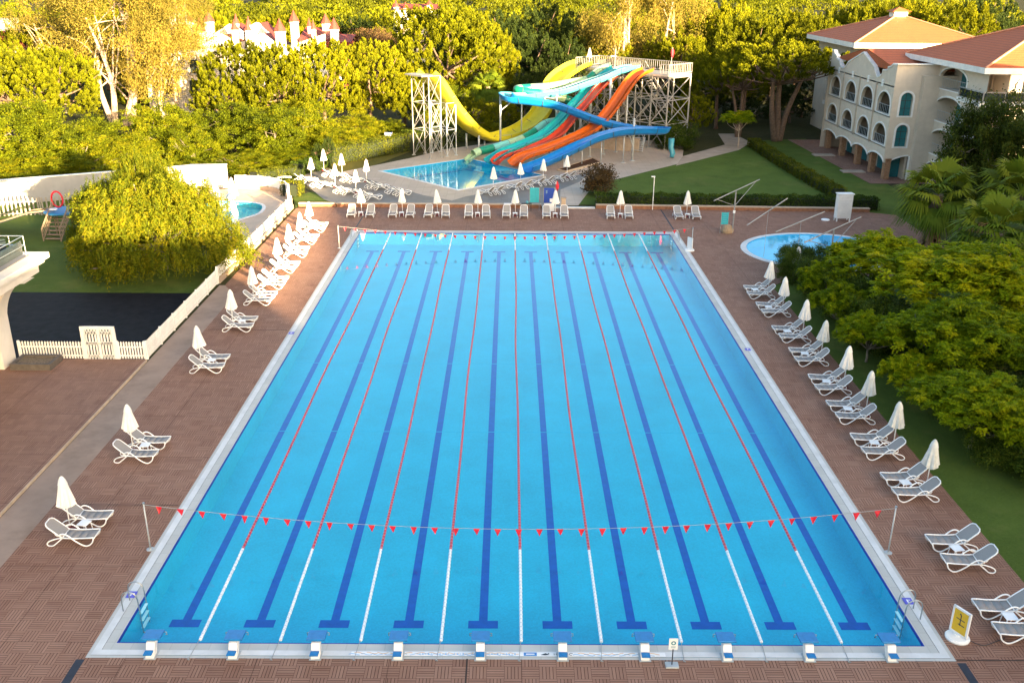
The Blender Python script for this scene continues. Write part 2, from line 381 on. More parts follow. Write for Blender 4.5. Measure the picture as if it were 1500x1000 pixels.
def spline(pts, n=8):
    P = [Vector(p) for p in pts]; out = []
    for i in range(len(P)-1):
        p0 = P[max(i-1, 0)]; p1 = P[i]; p2 = P[i+1]; p3 = P[min(i+2, len(P)-1)]
        for k in range(n):
            t = k/n
            out.append(0.5*((2*p1)+(p2-p0)*t+(2*p0-5*p1+4*p2-p3)*t*t+(3*p1-p0-3*p2+p3)*t**3))
    out.append(P[-1]); return out
ORD = ['first', 'second', 'third', 'fourth', 'fifth', 'sixth', 'seventh', 'eighth', 'ninth', 'tenth', 'eleventh', 'twelfth', 'thirteenth', 'fourteenth', 'fifteenth', 'sixteenth', 'seventeenth', 'eighteenth', 'nineteenth', 'twentieth']
def ordn(i, n):
    return 'last' if i == n-1 else ORD[i]

# ---------------------------------------------------------------- light
ELEV = R(8.3); SUNAZ = Vector((0.553, -0.833, 0)).normalized()
w = bpy.data.worlds.new('World'); SC.world = w; w.use_nodes = True
wt = w.node_tree; bg = wt.nodes['Background']
sky = wt.nodes.new('ShaderNodeTexSky'); sky.sky_type = 'NISHITA'; sky.sun_disc = False
sky.sun_elevation = ELEV; sky.sun_rotation = math.atan2(SUNAZ.x, SUNAZ.y); sky.altitude = 20
sky.air_density = 1.0; sky.dust_density = 4.0; sky.ozone_density = 1.0
wt.links.new(sky.outputs[0], bg.inputs[0]); bg.inputs[1].default_value = 0.075
sl = bpy.data.lights.new('sun', 'SUN'); sl.energy = 5.0; sl.angle = R(0.5); sl.color = (1.0, 0.73, 0.40)
so = bpy.data.objects.new('sun', sl); COL.objects.link(so)
sd = SUNAZ*math.cos(ELEV)+Vector((0, 0, math.sin(ELEV)))
so.rotation_euler = (-sd).to_track_quat('-Z', 'Y').to_euler(); so.location = (60, -90, 60)
SC.view_settings.view_transform = 'Standard'; SC.view_settings.look = 'None'
SC.view_settings.exposure = 3.32; SC.view_settings.gamma = 1.0
SC.cycles.max_bounces = 8; SC.cycles.transparent_max_bounces = 12; SC.cycles.diffuse_bounces = 4
SC.cycles.caustics_reflective = False; SC.cycles.caustics_refractive = False
SC.cycles.use_denoising = True
# ================================================================ SETTING: ground sheets and pools
def gp(*a, z=0.0): return [tuple(ground(x, y, z)[:2]) for x, y in a]
def ring(cx, cy, rx, ry, n=48, rot=0.0):
    out = []
    for i in range(n):
        a = 2*PI*i/n; x, y = rx*math.cos(a), ry*math.sin(a)
        out.append((cx+x*math.cos(rot)-y*math.sin(rot), cy+x*math.sin(rot)+y*math.cos(rot)))
    return out
POOL = [(-12.5, 0), (12.5, 0), (12.5, 50), (-12.5, 50)]
COP = [(-13.2, -0.68), (13.2, -0.68), (13.2, 50.7), (-13.2, 50.7)]
OVC = (23.3, 45.3); OVAL = ring(OVC[0], OVC[1], 5.6, 4.9); OVRIM = ring(OVC[0], OVC[1], 6.05, 5.35)
SLP = [(-13.94, 75.5), (-5.44, 66.5), (2.9, 73.9), (-5.15, 83.0)]
def grow(poly, d):
    cx = sum(p[0] for p in poly)/len(poly); cy = sum(p[1] for p in poly)/len(poly); out = []
    for p in poly:
        v = Vector((p[0]-cx, p[1]-cy)); l = v.length; v = v*((l+d)/l); out.append((cx+v.x, cy+v.y))
    return out
kc = spline([(-30.5, 55.5, 0), (-29.0, 60.0, 0), (-25.6, 60.7, 0), (-22.9, 59.6, 0), (-22.3, 56.4, 0), (-23.6, 53.5, 0), (-23.0, 51.2, 0), (-23.9, 49.6, 0), (-26.5, 50.0, 0), (-29.5, 51.5, 0), (-30.5, 55.5, 0)], 5)[:-1]
KID = [(p.x, p.y) for p in kc]

g = MB(); B = 900
g.sheet([(-B, -300), (B, -300), (B, 1500), (-B, 1500)], [COP, OVRIM, grow(SLP, 0.5), KID], -0.03)
structure(g.build('ground', M['ground']))
d = MB()
DECK = [(-18.0, -40), (17.4, -40), (17.25, 36.5), (19.5, 38.5), (33, 39.5), (33.5, 57.0), (31.5, 58.0), (7.2, 58.9), (-19.4, 58.9), (-19.4, 36.0), (-18.2, 34.0)]
d.sheet(DECK, [COP, OVRIM], 0.0)
structure(d.build('pool_deck', M['deck']))
d = MB(); d.sheet([(-19.75, -40), (-18.0, -40), (-18.2, 34), (-19.4, 36), (-19.75, 36)], (), 0.0)
structure(d.build('concrete_path', M['concrete']))
# raised terrace on the left with a thin metal edge
d = MB(); d.prism([(-60, -40), (-19.85, -40), (-19.85, 22.75), (-60, 22.75)], -0.02, 0.10)
structure(d.build('terrace', M['terrace']))
d = MB(); d.box((-19.80, -8.65, 0.055), (0.05, 62.7, 0.13)); structure(d.build('terrace_edge', M['capstone']))
# joints and drain strips in the deck
d = MB()
for sx in (-1, 1):
    d.box((sx*13.33, -6.7, 0.004), (0.26, 11.8, 0.004))
    d.box((sx*13.05, 54.8, 0.004), (0.12, 8.1, 0.004))
structure(d.build('drain_strip', simple('drain_dark', (0.035, 0.04, 0.055), 0.5, 0.2, 3, world=True)))
d = MB()
d.box((-1.65, -4.3, 0.003), (0.05, 7.2, 0.004)); d.box((15.3, -0.67, 0.003), (4.1, 0.04, 0.004)); d.box((-15.5, 8.1, 0.003), (4.4, 0.04, 0.004)); d.box((-15.7, 27.6, 0.003), (4.6, 0.04, 0.004))
structure(d.build('deck_joint', simple('joint_dark', (0.05, 0.038, 0.035), 0.8, 0.2, 3, world=True)))

# lap pool: basin, floor lines, coping, water
Z0 = -1.0
b = MB()
b.quad((-12.5, 0, Z0), (12.5, 0, Z0), (12.5, 50, Z0), (-12.5, 50, Z0), 0)
c = [Vector((p[0], p[1], 0)) for p in POOL]
for i in range(4):
    a, e = c[i], c[(i+1) % 4]
    b.quad(e+Vector((0, 0, Z0)), a+Vector((0, 0, Z0)), a+Vector((0, 0, -0.09)), e+Vector((0, 0, -0.09)), 0)
    b.quad(e+Vector((0, 0, -0.09)), a+Vector((0, 0, -0.09)), a+Vector((0, 0, 0.0)), e+Vector((0, 0, 0.0)), 1)
for k in range(10):
    x = -11.25+2.5*k; z = Z0+0.005
    for y0, y1 in ((2.4, 16.49), (16.55, 24.97), (25.03, 47.85)):
        b.quad((x-0.145, y0, z), (x+0.145, y0, z), (x+0.145, y1, z), (x-0.145, y1, z), 2)
    for y0, y1 in ((2.0, 2.4), (47.85, 48.2)):
        b.quad((x-0.5, y0, z), (x+0.5, y0, z), (x+0.5, y1, z), (x-0.5, y1, z), 2)
for y in (16.52, 25.0):
    b.quad((-12.5, y-0.04, Z0+0.003), (12.5, y-0.04, Z0+0.003), (12.5, y+0.04, Z0+0.003), (-12.5, y+0.04, Z0+0.003), 3)
structure(b.build('pool_basin', [M['pooltile'], M['navy'], M['laneblue'], M['lanepale']]))
def frame_ring(mb, inner, outer, z, mi=0):
    n = len(inner)
    for i in range(n):
        j = (i+1) % n
        mb.quad((*inner[i], z), (*outer[i], z), (*outer[j], z), (*inner[j], z), mi)
def off(poly, t):
    s = [(-1, -1), (1, -1), (1, 1), (-1, 1)]
    return [(p[0]+t*a, p[1]+t*b_) for p, (a, b_) in zip(poly, s)]
b = MB()
frame_ring(b, POOL, off(POOL, 0.035), 0.0, 1)
frame_ring(b, off(POOL, 0.035), off(POOL, 0.36), 0.0, 0)
frame_ring(b, off(POOL, 0.36), off(POOL, 0.60), 0.012, 2)
frame_ring(b, off(POOL, 0.60), off(POOL, 0.72), 0.004, 0)
for i in range(4):                                   # grating step edges
    pass
structure(b.build('pool_coping', [M['stone'], M['navy'], M['gutter']]))
b = MB(); nx, ny = 25, 50
b.quad((-12.5, 0, -0.02), (12.5, 0, -0.02), (12.5, 50, -0.02), (-12.5, 50, -0.02))
structure(b.build('pool_water', M['water']))

def basin(name, poly, rim, depth, tile, water, rimmat, watername, zr=0.03, wz=-0.03, line=None):
    mb = MB(); mb.sheet(poly, (), -depth, 0); n = len(poly)
    for i in range(n):
        j = (i+1) % n; mb.quad((*poly[j], -depth), (*poly[i], -depth), (*poly[i], zr), (*poly[j], zr), 0)
        mb.quad((*poly[i], zr), (*rim[i], zr), (*rim[j], zr), (*poly[j], zr), 1)
        mb.quad((*rim[i], zr), (*rim[i], -0.05), (*rim[j], -0.05), (*rim[j], zr), 1)
    if line:
        q = grow(poly, -line); q2 = grow(poly, -line-0.35)
        frame_ring(mb, q2, q, -depth+0.005, 2)
    structure(mb.build(name, [tile, rimmat, M['navy']]))
    mb = MB(); mb.sheet(poly, (), wz, 0); structure(mb.build(watername, water))
basin('oval_pool_basin', OVAL, OVRIM, 0.7, M['ovaltile'], M['water'], M['gutter'], 'oval_pool_water')
basin('slide_pool_basin', SLP, grow(SLP, 0.5), 1.0, M['slidetile'], M['water2'], M['gutter'], 'slide_pool_water', line=1.0)
basin('kids_pool_basin', KID, grow(KID, 0.35), 0.4, M['kidtile'], M['water2'], M['gutter'], 'kids_pool_water')

# paving and lawns beyond the deck
s = MB()
PLZ = gp((470, 262), (500, 252), (560, 240), (604, 231), (650, 219), (745, 206), (860, 214), (960, 205), (1002, 213), (1000, 228), (1010, 236), (905, 262), (872, 268), (847, 301), (640, 301))
s.sheet(PLZ, [grow(SLP, 0.5)], 0.0); structure(s.build('slide_plaza', M['beige']))
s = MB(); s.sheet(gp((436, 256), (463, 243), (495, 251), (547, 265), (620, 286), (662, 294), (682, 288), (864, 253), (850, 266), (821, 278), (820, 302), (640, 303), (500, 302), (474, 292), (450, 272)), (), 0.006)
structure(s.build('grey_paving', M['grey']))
s = MB(); s.sheet(gp((846, 299), (872, 268), (905, 262), (985, 242), (1080, 219), (1108, 206), (1180, 203), (1212, 219), (1295, 266), (1345, 300), (1345, 330), (1290, 317)), (), -0.012)
structure(s.build('lawn', M['lawn']))
s = MB(); s.sheet([(17.25, -40), (70, -40), (70, 39.2), (33, 39.2), (19.5, 38.3), (17.1, 36.4)], (), -0.012)
structure(s.build('side_lawn', M['lawn']))
s = MB(); s.sheet(gp((990, 243), (1000, 229), (1062, 212), (1052, 196), (1075, 196), (1100, 209), (1082, 220)), (), 0.004)
structure(s.build('path', M['beige2']))
s = MB(); s.sheet([(36.0, 70.5), (44, 70.5), (44, 98), (35.2, 98)], (), 0.02); structure(s.build('patio', M['terrace']))
s = MB(); s.sheet([(-70, 22.76), (-19.9, 22.76), (-19.95, 34.3), (-70, 34.3)], (), 0.0); structure(s.build('playground_surface', M['rubber']))
s = MB(); s.sheet([(-90, 34.3), (-19.95, 34.3), (-19.95, 38), (-22.5, 48), (-32, 49), (-33, 62), (-90, 62)], (), -0.008); structure(s.build('playground_lawn', M['lawn']))
kp = [(-19.95, 38), (-19.6, 58.9), (-20.4, 62), (-23.0, 65.5), (-26.6, 66.3), (-31.5, 66), (-33, 62), (-32, 49), (-22.5, 48)]
s = MB(); s.sheet(kp, [KID], 0.0); structure(s.build('kids_pool_paving', M['kidpave']))
s = MB(); s.sheet(gp((425, 305), (430, 288), (456, 281), (515, 300), (500, 303)), (), 0.0); structure(s.build('corner_lawn', M['lawn']))
s = MB(); s.sheet([(-60, 67), (-24, 68), (-17, 74), (-12, 88), (-30, 92), (-70, 84)], (), -0.01); structure(s.build('dry_grass_bank', M['drygrass']))
# low brick kerb wall behind the far row of loungers
def kerb(name, pts, label):
    t = thing(name, label, 'kerb wall')
    a = MB(); c_ = MB()
    for p, q in zip(pts[:-1], pts[1:]):
        p, q = Vector((*p, 0)), Vector((*q, 0)); d_ = q-p; rz = math.atan2(d_.y, d_.x); mid = (p+q)/2
        a.box((mid.x, mid.y, 0.13), (d_.length, 0.34, 0.30), rz); c_.box((mid.x, mid.y, 0.315), (d_.length+0.02, 0.44, 0.07), rz)
    a.build('wall', M['brickwall'], t); c_.build('capping', M['capstone'], t)
kerb('kerb_wall', [(-15.9, 59.1), (2.4, 59.1)], 'long low brick kerb wall with beige capping behind the far row of loungers')
kerb('kerb_wall', [(7.3, 59.1), (31.5, 58.2)], 'low brick kerb wall in front of the dark lawn hedge')
kerb('kerb_wall', [(-19.3, 59.1), (-16.0, 59.1)], 'short low brick kerb wall under the corner lawn by the fence')
s = MB(); s.box((4.85, 59.0, 0.05), (4.7, 0.4, 0.10)); structure(s.build('doorstep', M['gutter']))
# ================================================================ LAP POOL FITTINGS
def make_lounger():
    t = thing('sun_lounger', 'x', 'sun lounger')
    fr = MB()
    for s in (-1, 1):
        y = 0.30*s
        fr.tube(spline([(-0.30, y, .36), (0.0, y, .34), (0.5, y, .34), (0.92, y, .365), (1.0, y, .35)], 3), 0.026, 6)
    fr.tube([(1.0, -0.31, .35), (1.0, .31, .35)], 0.026, 6); fr.tube([(-0.30, -.3, .36), (-0.30, .3, .36)], 0.022, 6)
    fr.build('frame', M['plastic'], t, True)
    for s in (-1, 1):
        y = 0.33*s; a = MB()
        a.tube(spline([(0.97, 0.31*s, .34), (0.90, y, .16), (0.72, y, .035), (0.52, y, .05), (0.22, y, .24), (-0.04, y, .47), (-0.22, y, .545), (-0.36, y, .52), (-0.46, 0.31*s, .45)], 4), 0.030, 6, flat=0.8)
        a.build('arm_loop', M['plastic'], t, True)
        a = MB()
        a.tube(spline([(-0.30, 0.30*s, .35), (-0.55, y, .16), (-0.72, y, .04), (-0.90, y, .04), (-0.95, y, .13), (-0.82, y, .25), (-0.5, 0.31*s, .34), (-0.30, 0.30*s, .36)], 3), 0.026, 6)
        a.build('rear_leg', M['plastic'], t, True)
    ax = Vector((-0.30, 0, .36)); dr = Vector((-0.66, 0, 0.56)).normalized(); ln = 0.86
    def bp(u, y): q = ax+dr*u; return (q.x, y, q.z)
    a = MB(); a.tube([bp(0, -.30), bp(.3, -.31), bp(.70, -.30), bp(.80, -.26), bp(ln, -.16), bp(ln, .16), bp(.80, .26), bp(.70, .30), bp(.3, .31), bp(0, .30)], 0.028, 6)
    bf = a.build('backrest_frame', M['plastic'], t, True)
    a = MB(); nrm = Vector((0.56, 0, 0.66)).normalized()*0.008
    P = [bp(.02, -.285), bp(.02, .285), bp(.72, .285), bp(.82, .17), bp(.82, -.17), bp(.72, -.285)]
    a.add([Vector(p)+nrm for p in P]+[Vector(p)-nrm for p in P], [(0, 1, 2, 3, 4, 5), (11, 10, 9, 8, 7, 6)]+[(i, (i+1) % 6, 6+(i+1) % 6, 6+i) for i in range(6)])
    a.build('back_sling', M['sling'], bf)
    a = MB(); xs = [-.29, 0.0, .3, .6, .97]; zs = [.352, .328, .322, .335, .356]
    for i in range(4):
        a.quad((xs[i], -.28, zs[i]), (xs[i+1], -.28, zs[i+1]), (xs[i+1], .28, zs[i+1]), (xs[i], .28, zs[i]))
    o = a.build('seat_sling', M['sling'], t, True); sm = o.modifiers.new('thick', 'SOLIDIFY'); sm.thickness = 0.012
    return t
def make_table():
    t = thing('side_table', 'x', 'side table')
    a = MB(); a.box((0, 0, .40), (.46, .46, .03)); a.build('table_top', M['plastic'], t, bevel=0.02)
    for i in (-1, 1):
        for j in (-1, 1):
            a = MB(); a.tube([(i*.17, j*.17, .385), (i*.21, j*.21, 0)], [0.022, 0.018], 6); a.build('leg', M['plastic'], t)
    return t
def make_umbrella(mat='canvas', base=True):
    t = thing('folded_umbrella', 'x', 'umbrella')
    a = MB(); a.tube([(0, 0, 0.05), (0, 0, 2.42)], 0.021, 8); a.build('pole', M['plastic'], t, True)
    a = MB(); prof = [(.275, 1.20), (.262, 1.32), (.225, 1.60), (.175, 1.92), (.150, 2.08), (.158, 2.10), (.115, 2.28), (.05, 2.42), (.012, 2.45)]
    n = 32; vs = []
    for r, z in prof:
        for j in range(n):
            an = 2*PI*j/n; k = max(0, (2.12-z)/0.95)
            rr = r*(1+0.22*k*math.cos(8*an)+0.10*k*math.sin(3*an+1.0)); zz = z+(0.05*math.cos(8*an)+0.03*math.sin(2*an))*k*(1 if z < 1.3 else 0)
            vs.append((rr*math.cos(an), rr*math.sin(an), zz))
    fs = [(i*n+j, i*n+(j+1) % n, (i+1)*n+(j+1) % n, (i+1)*n+j) for i in range(len(prof)-1) for j in range(n)]
    a.add(vs, fs+[tuple((len(prof)-1)*n+j for j in range(n))]); a.build('canopy', M[mat], t, False)
    if base:
        a = MB(); a.lathe([(.24, 0), (.24, .06), (.20, .09), (.05, .12), (.035, .22)], 16); a.build('base', M['darkred'], t)
    return t
LP, TP, UP, UG = make_lounger(), make_table(), make_umbrella(), make_umbrella('canvasg')
UP.scale = UG.scale = (1.1, 1.1, .93); LP.scale = (.87, 1.0, .95); TP.scale = (.88, .88, .92)
first = {'l': True, 't': True, 'u': True, 'g': True}
def put(key, proto, label, loc, rz, group):
    if first[key]:
        first[key] = False; kids_of(proto)
        for ch in proto.children: kids_of(ch)
        proto.location = loc; proto.rotation_euler = (0, 0, rz) if key in 'lt' else (random.uniform(-.025, .025), random.uniform(-.025, .025), rz); proto['label'] = label; proto['group'] = group; return proto
    o = dup(proto, label, loc, rz, group)
    if key not in 'lt': o.rotation_euler = (random.uniform(-.03, .03), random.uniform(-.03, .03), rz)
    return o
def jit(a): return random.uniform(-a, a)
# left row: front lounger leg marks in the photo, nearest first
LM = [(75, 798), (168, 677), (278, 546), (325, 486), (358.6, 447), (378, 423), (395.4, 400), (415, 377), (431, 357.4), (446, 340)]
noumb = {5}
for i, q in enumerate(LM):
    g_ = ground(*q); y0 = g_.y+0.28; nm = ordn(i, len(LM))
    for k, w_ in ((0, 'nearer'), (1, 'farther')):
        put('l', LP, f'{w_} white lounger of the {nm} pair from the front on the left deck', (-16.22+jit(.06), y0+1.26*k+jit(.05), 0), jit(.06), 'loungers along the left pool deck')
    put('t', TP, f'white table between the {nm} pair of loungers from the front, left deck', (-16.12, y0+0.63, 0), jit(.2), 'side tables on the left deck')
    if i not in noumb:
        put('u', UP, f'closed cream umbrella behind the {nm} pair of loungers from the front, left deck', (-16.68, y0+0.66, 0), jit(3), 'folded umbrellas on the left deck')
RM = [(1462, 837), (1376, 735), (1326, 673), (1283, 621), (1248, 579), (1214, 536), (1185, 502), (1154, 465), (1132, 438)]
RY = [ground(*q).y+0.28 for q in RM]; RY.insert(0, 0.35)
for i, y0 in enumerate(RY):
    nm = ordn(i, len(RY))
    for k, w_ in ((0, 'nearer'), (1, 'farther')):
        put('l', LP, f'{w_} white lounger of the {nm} pair from the front on the right deck', (15.72+0.02*i+jit(.06), y0+1.26*k+jit(.05), 0), PI+jit(.06), 'loungers along the right pool deck')
    put('t', TP, f'white table between the {nm} pair of loungers from the front, right deck', (15.62, y0+0.63, 0), jit(.2), 'side tables on the right deck')
    if i >= 2:
        key, pr = ('g', UG) if i in (2, 3, 4, 6) else ('u', UP)
        put(key, pr, f'closed {"weathered " if key=="g" else ""}umbrella behind the {nm} pair of loungers from the front, right deck', (16.5, y0+0.68, 0), jit(3), 'folded umbrellas on the right deck')
for nm_, q in (('highest lone closed umbrella among the flowering shrubs by the oval pool', (1166, 408)),):
    p = ground(*q); put('u', UP, nm_, (p.x, p.y, 0), 0.3, 'folded umbrellas on the right deck')
# far row along the kerb wall
FX = [528, 588, 640, 699.5, 754.5, 813, 908, 1005.5]
for i, px in enumerate(FX):
    c_ = ground(px, 318); nm = ORD[i]; y = 55.55
    for k, w_ in ((-1, 'left'), (1, 'right')):
        put('l', LP, f'{w_} lounger of the {nm} pair from the left in the far row', (c_.x+k*0.78+jit(.05), y+jit(.05), 0), -PI/2+jit(.05), 'loungers in the far row')
    put('t', TP, f'small white table between the {nm} pair from the left in the far row', (c_.x, y-.05, 0), jit(.1), 'side tables in the far row')
    put('u', UP, f'closed cream umbrella behind the {nm} pair from the left in the far row', (c_.x+.02, y+.45, 0), jit(3), 'folded umbrellas in the far row')
# slide pool loungers
def mark(x, y, ox, oy, s): return ground(ox+x/s, oy+y/s)
rowA = [(200, 320), (262, 328), (360, 368), (425, 378), (590, 432), (662, 446), (795, 482), (890, 500)]
rowB = [(480, 265), (558, 278), (660, 318), (728, 330), (905, 385), (972, 396), (1108, 435), (1188, 455)]
a_u = math.atan2(0.50, 0.87)
for nm, row, w_ in (('front', rowA, 'lower'), ('rear', rowB, 'upper')):
    for i, q in enumerate(row):
        p = mark(*q, 400, 220, 6.818)
        put('l', LP, f'white lounger left of the slide pool, {ORD[i]} from left in the {nm} row', (p.x+.9, p.y+.35, 0), a_u+jit(.1), 'loungers left of the slide pool')
UA = [(383, 300), (622, 368), (828, 432)]; UB = [(508, 205), (692, 252), (932, 318)]
for nm, row in (('front', UA), ('rear', UB)):
    for i, q in enumerate(row):
        p = mark(*q, 400, 220, 6.818)
        put('u', UP, f'closed umbrella left of the slide pool, {ORD[i]} from left in the {nm} row', (p.x, p.y, 0), jit(3), 'umbrellas left of the slide pool')
prs = [((255, 500), (355, 488), (318, 440)), ((560, 442), (668, 425), (620, 388)), ((812, 395), (912, 380), (868, 345)), ((1055, 345), (1150, 325), (1130, 300))]
b_u = math.atan2(0.66, -0.75)
for i, (l1, l2, u_) in enumerate(prs):
    for q, w_ in ((l1, 'left'), (l2, 'right')):
        p = mark(*q, 680, 220, 7.5)
        put('l', LP, f'{w_} lounger of the {ORD[i]} pair from the left, right of the slide pool', (p.x, p.y+.5, 0), b_u+jit(.08), 'loungers right of the slide pool')
    p = mark(*u_, 680, 220, 7.5)
    put('u', UP, f'closed umbrella over the {ORD[i]} pair from the left, right of the slide pool', (p.x, p.y, 0), jit(3), 'umbrellas right of the slide pool')
p = ground(341, 296); put('u', UP, 'large closed umbrella inside the curved kids pool fence', (p.x, p.y, 0), 0.5, 'umbrella by the kids pool')
bpy.data.objects[put('u', UP, 'closed umbrella standing on the slide platform', (9.6, 100.4, 8.75), 0.5, 'umbrella on the slide platform').name].scale = (1, 1, 0.9)
for x, y, rz in ((-27.6, 62.0, .6), (-26.2, 62.6, .4)):
    put('l', LP, 'white lounger beside the kids pool, %s of the two under the umbrella' % ('left' if x < -27 else 'right'), (x, y, 0), rz-1.9, 'loungers by the kids pool')

# starting blocks
def make_block():
    t = thing('starting_block', 'x', 'starting block')
    a = MB(); a.box((0, -.60, .012), (.36, .42, .024)); a.build('base_plate', M['galv'], t, bevel=.006)
    a = MB()
    vs = [(-.13, -.77, .02), (.13, -.77, .02), (.13, -.50, .02), (-.13, -.50, .02), (-.13, -.55, .44), (.13, -.55, .44), (.13, -.25, .46), (-.13, -.25, .46)]
    a.add(vs, [(3, 2, 1, 0), (4, 5, 6, 7), (0, 1, 5, 4), (1, 2, 6, 5), (2, 3, 7, 6), (3, 0, 4, 7)]); a.build('pedestal', M['white'], t, bevel=.01)
    a = MB(); a.box((0, -.28, .50), (.56, .52, .07), tilt=('X', -.10)); a.build('platform', M['blockblue'], t, bevel=.015)
    a = MB(); a.box((0, -.80, .25), (.26, .22, .035)); a.build('step', M['blockblue'], t, bevel=.01)
    for s in (-1, 1):
        a = MB(); a.tube([(s*.28, -.12, .49), (s*.34, -.10, .47), (s*.34, -.08, .36), (s*.28, -.06, .36)], .012, 6); a.build('handle', M['steel'], t, True)
    return t
blk = make_block(); kids_of(blk)
for k in range(10):
    lb = f'blue and white starting block, {ordn(k, 10)} from the left along the near pool edge'
    if k == 0: blk.location = (-11.25, 0, 0); blk['label'] = lb; blk['group'] = 'starting blocks'
    else: dup(blk, lb, (-11.25+2.5*k, 0, 0), 0, 'starting blocks')

# lane ropes
m, t_, out_ = nt('lane_rope_red')
sx_ = t_.nodes.new('ShaderNodeSeparateXYZ'); L(t_, objc(t_), sx_.inputs[0])
fr_ = mathn(t_, 'FRACT', mathn(t_, 'MULTIPLY', sx_.outputs[1], 5.0)); st_ = mathn(t_, 'GREATER_THAN', fr_, 0.80)
principled(t_, out_, mixc(t_, mathn(t_, 'MULTIPLY', st_, .7), (0.50, 0.008, 0.030), (0.60, 0.28, 0.30)), .35); M['ropered'] = m
m, t_, out_ = nt('lane_rope_white')
sx_ = t_.nodes.new('ShaderNodeSeparateXYZ'); L(t_, objc(t_), sx_.inputs[0])
fr_ = mathn(t_, 'FRACT', mathn(t_, 'MULTIPLY', sx_.outputs[1], 5.0)); st_ = mathn(t_, 'GREATER_THAN', fr_, 0.86)
principled(t_, out_, mixc(t_, mathn(t_, 'MULTIPLY', st_, .55), (0.80, 0.82, 0.83), (0.25, 0.45, 0.55)), .35); M['ropewhite'] = m
for k in range(9):
    x = -10.0+2.5*k; ph = random.uniform(0, 6)
    t = thing('lane_rope', f'red lane rope with white ends, {ordn(k, 9)} from the left across the lap pool', 'lane rope', (x, 0, 0), 0, 'lane ropes')
    def wob(y): return (0.035*math.sin(y*0.16+ph)+0.022*math.sin(y*.37+2*ph))*math.sin(PI*y/50)
    def seg(y0, y1, nm, mt, r=.055):
        a = MB(); n = max(4, int((y1-y0)*10)); pts = []; rr = []
        for i in range(n+1):
            y = y0+(y1-y0)*i/n; pts.append((wob(y), y, 0.0)); rr.append(r*(1.0 if i % 2 else 0.82))
        a.tube(pts, rr, 8); a.build(nm, M[mt], t)
    seg(0.12, 5.1, 'white_float_section', 'ropewhite'); seg(5.1, 44.9, 'red_float_section', 'ropered'); seg(44.9, 49.9, 'white_float_section', 'ropewhite')
    a = MB(); a.tube([(0, .13, .0), (-0.02, .0, .03), (-0.07, -.74, .02)], .009, 5); a.tube([(-.07, -.74, .015), (-.10, -.80, .03), (-.03, -.82, .03)], .018, 5); a.build('tension_cable', M['cable'], t)

# backstroke flags
def flag_line(y, pa, pb, sag, label, h):
    t = thing('pennant_line', label, 'pennant line', (0, y, 0))
    pa = Vector(pa); pb = Vector(pb); a = MB(); pts = []
    def cp(s):
        p = pa.lerp(pb, s); p.z -= sag*4*s*(1-s); return p
    a.tube([cp(i/40) for i in range(41)], .009, 5); a.build('cord', M['cable'], t)
    n = 35
    for i in range(n):
        s = (i+.45)/n*0.985+.007; p = cp(s); q = cp(min(1, s+.009)); d_ = (q-p).normalized(); w_ = .125
        tw = random.uniform(-.6, .6); dn = Vector((0.02*math.sin(tw), .10*math.sin(tw), -0.30)); a = MB()
        sd_ = Vector((d_.x*math.cos(tw*.5), d_.x*math.sin(tw*.5), d_.z))
        o_ = Vector((0, .004, 0)); A, B_, C_ = p-sd_*w_, p+sd_*w_, p+dn
        bl = (A+B_)/2*.5+C_*.5+Vector((0, .03*math.cos(i), 0))
        vs = [A-o_, B_-o_, C_-o_, bl-o_, A+o_, B_+o_, C_+o_, bl+o_]
        a.add(vs, [(0, 3, 1), (1, 3, 2), (2, 3, 0), (4, 5, 7), (5, 6, 7), (6, 4, 7), (0, 1, 5, 4), (1, 2, 6, 5), (2, 0, 4, 6)]); a.build('pennant', M['red'], t)
def flag_pole(x, y, h, label):
    t = thing('flag_pole', label, 'pole', (x, y, 0), 0, 'backstroke flag poles')
    a = MB(); a.tube([(0, 0, 0), (0, 0, h)], .028, 8); a.build('pole', M['galv'], t, True)
    a = MB(); a.lathe([(.14, 0), (.14, .02), (.06, .035), (.05, .06)], 16); a.build('foot', M['galv'], t)
    a = MB(); a.lathe([(.03, h), (.045, h+.01), (.045, h+.05), (.02, h+.07)], 10); a.build('cap', M['steel'], t)
flag_line(5.05, (-13.3, 0, 1.85), (13.3, 0, 1.85), .93, 'red pennants strung low across the near end of the lap pool', 1.85)
flag_line(45.3, (-13.35, 0, 1.70), (13.4, 0, 1.70), .72, 'red pennants strung across the far end of the lap pool', 1.7)
for x, y, h, l in ((-13.3, 5.05, 1.88, 'steel pole holding the near pennants on the left deck'), (13.3, 5.05, 1.88, 'steel pole holding the near pennants on the right deck'), (-13.35, 45.3, 1.72, 'steel pole holding the far pennants on the sunlit left deck'), (13.4, 45.3, 1.72, 'steel pole holding the far pennants beside the small white sign')):
    flag_pole(x, y, h, l)

# pool ladders
def ladder(x, y, side, label, rz=0.0, steps=3):
    t = thing('pool_ladder', label, 'pool ladder', (x, y, 0), rz if side > 0 else rz+PI, 'pool ladders')
    for k in (-1, 1):
        a = MB(); a.tube(spline([(.42, .28*k, 0), (.42, .28*k, .45), (.36, .28*k, .66), (.16, .28*k, .74), (-.04, .28*k, .62), (-.10, .28*k, .3), (-.12, .28*k, -.85)], 5), .021, 8); a.build('handrail', M['steel'], t, True)
    for s in range(steps):
        a = MB(); a.box((-.12, 0, -.10-.28*s), (.10, .54, .03)); a.build('step', M['plastic'], t)
ladder(12.5, 1.55, 1, 'steel pool ladder at the near right corner of the lap pool')
ladder(-12.5, 1.8, -1, 'steel pool ladder at the near left corner of the lap pool')
ladder(-12.5, 48.2, -1, 'steel pool ladder at the far left corner of the lap pool')
ladder(12.5, 48.2, 1, 'steel pool ladder at the far right corner of the lap pool')
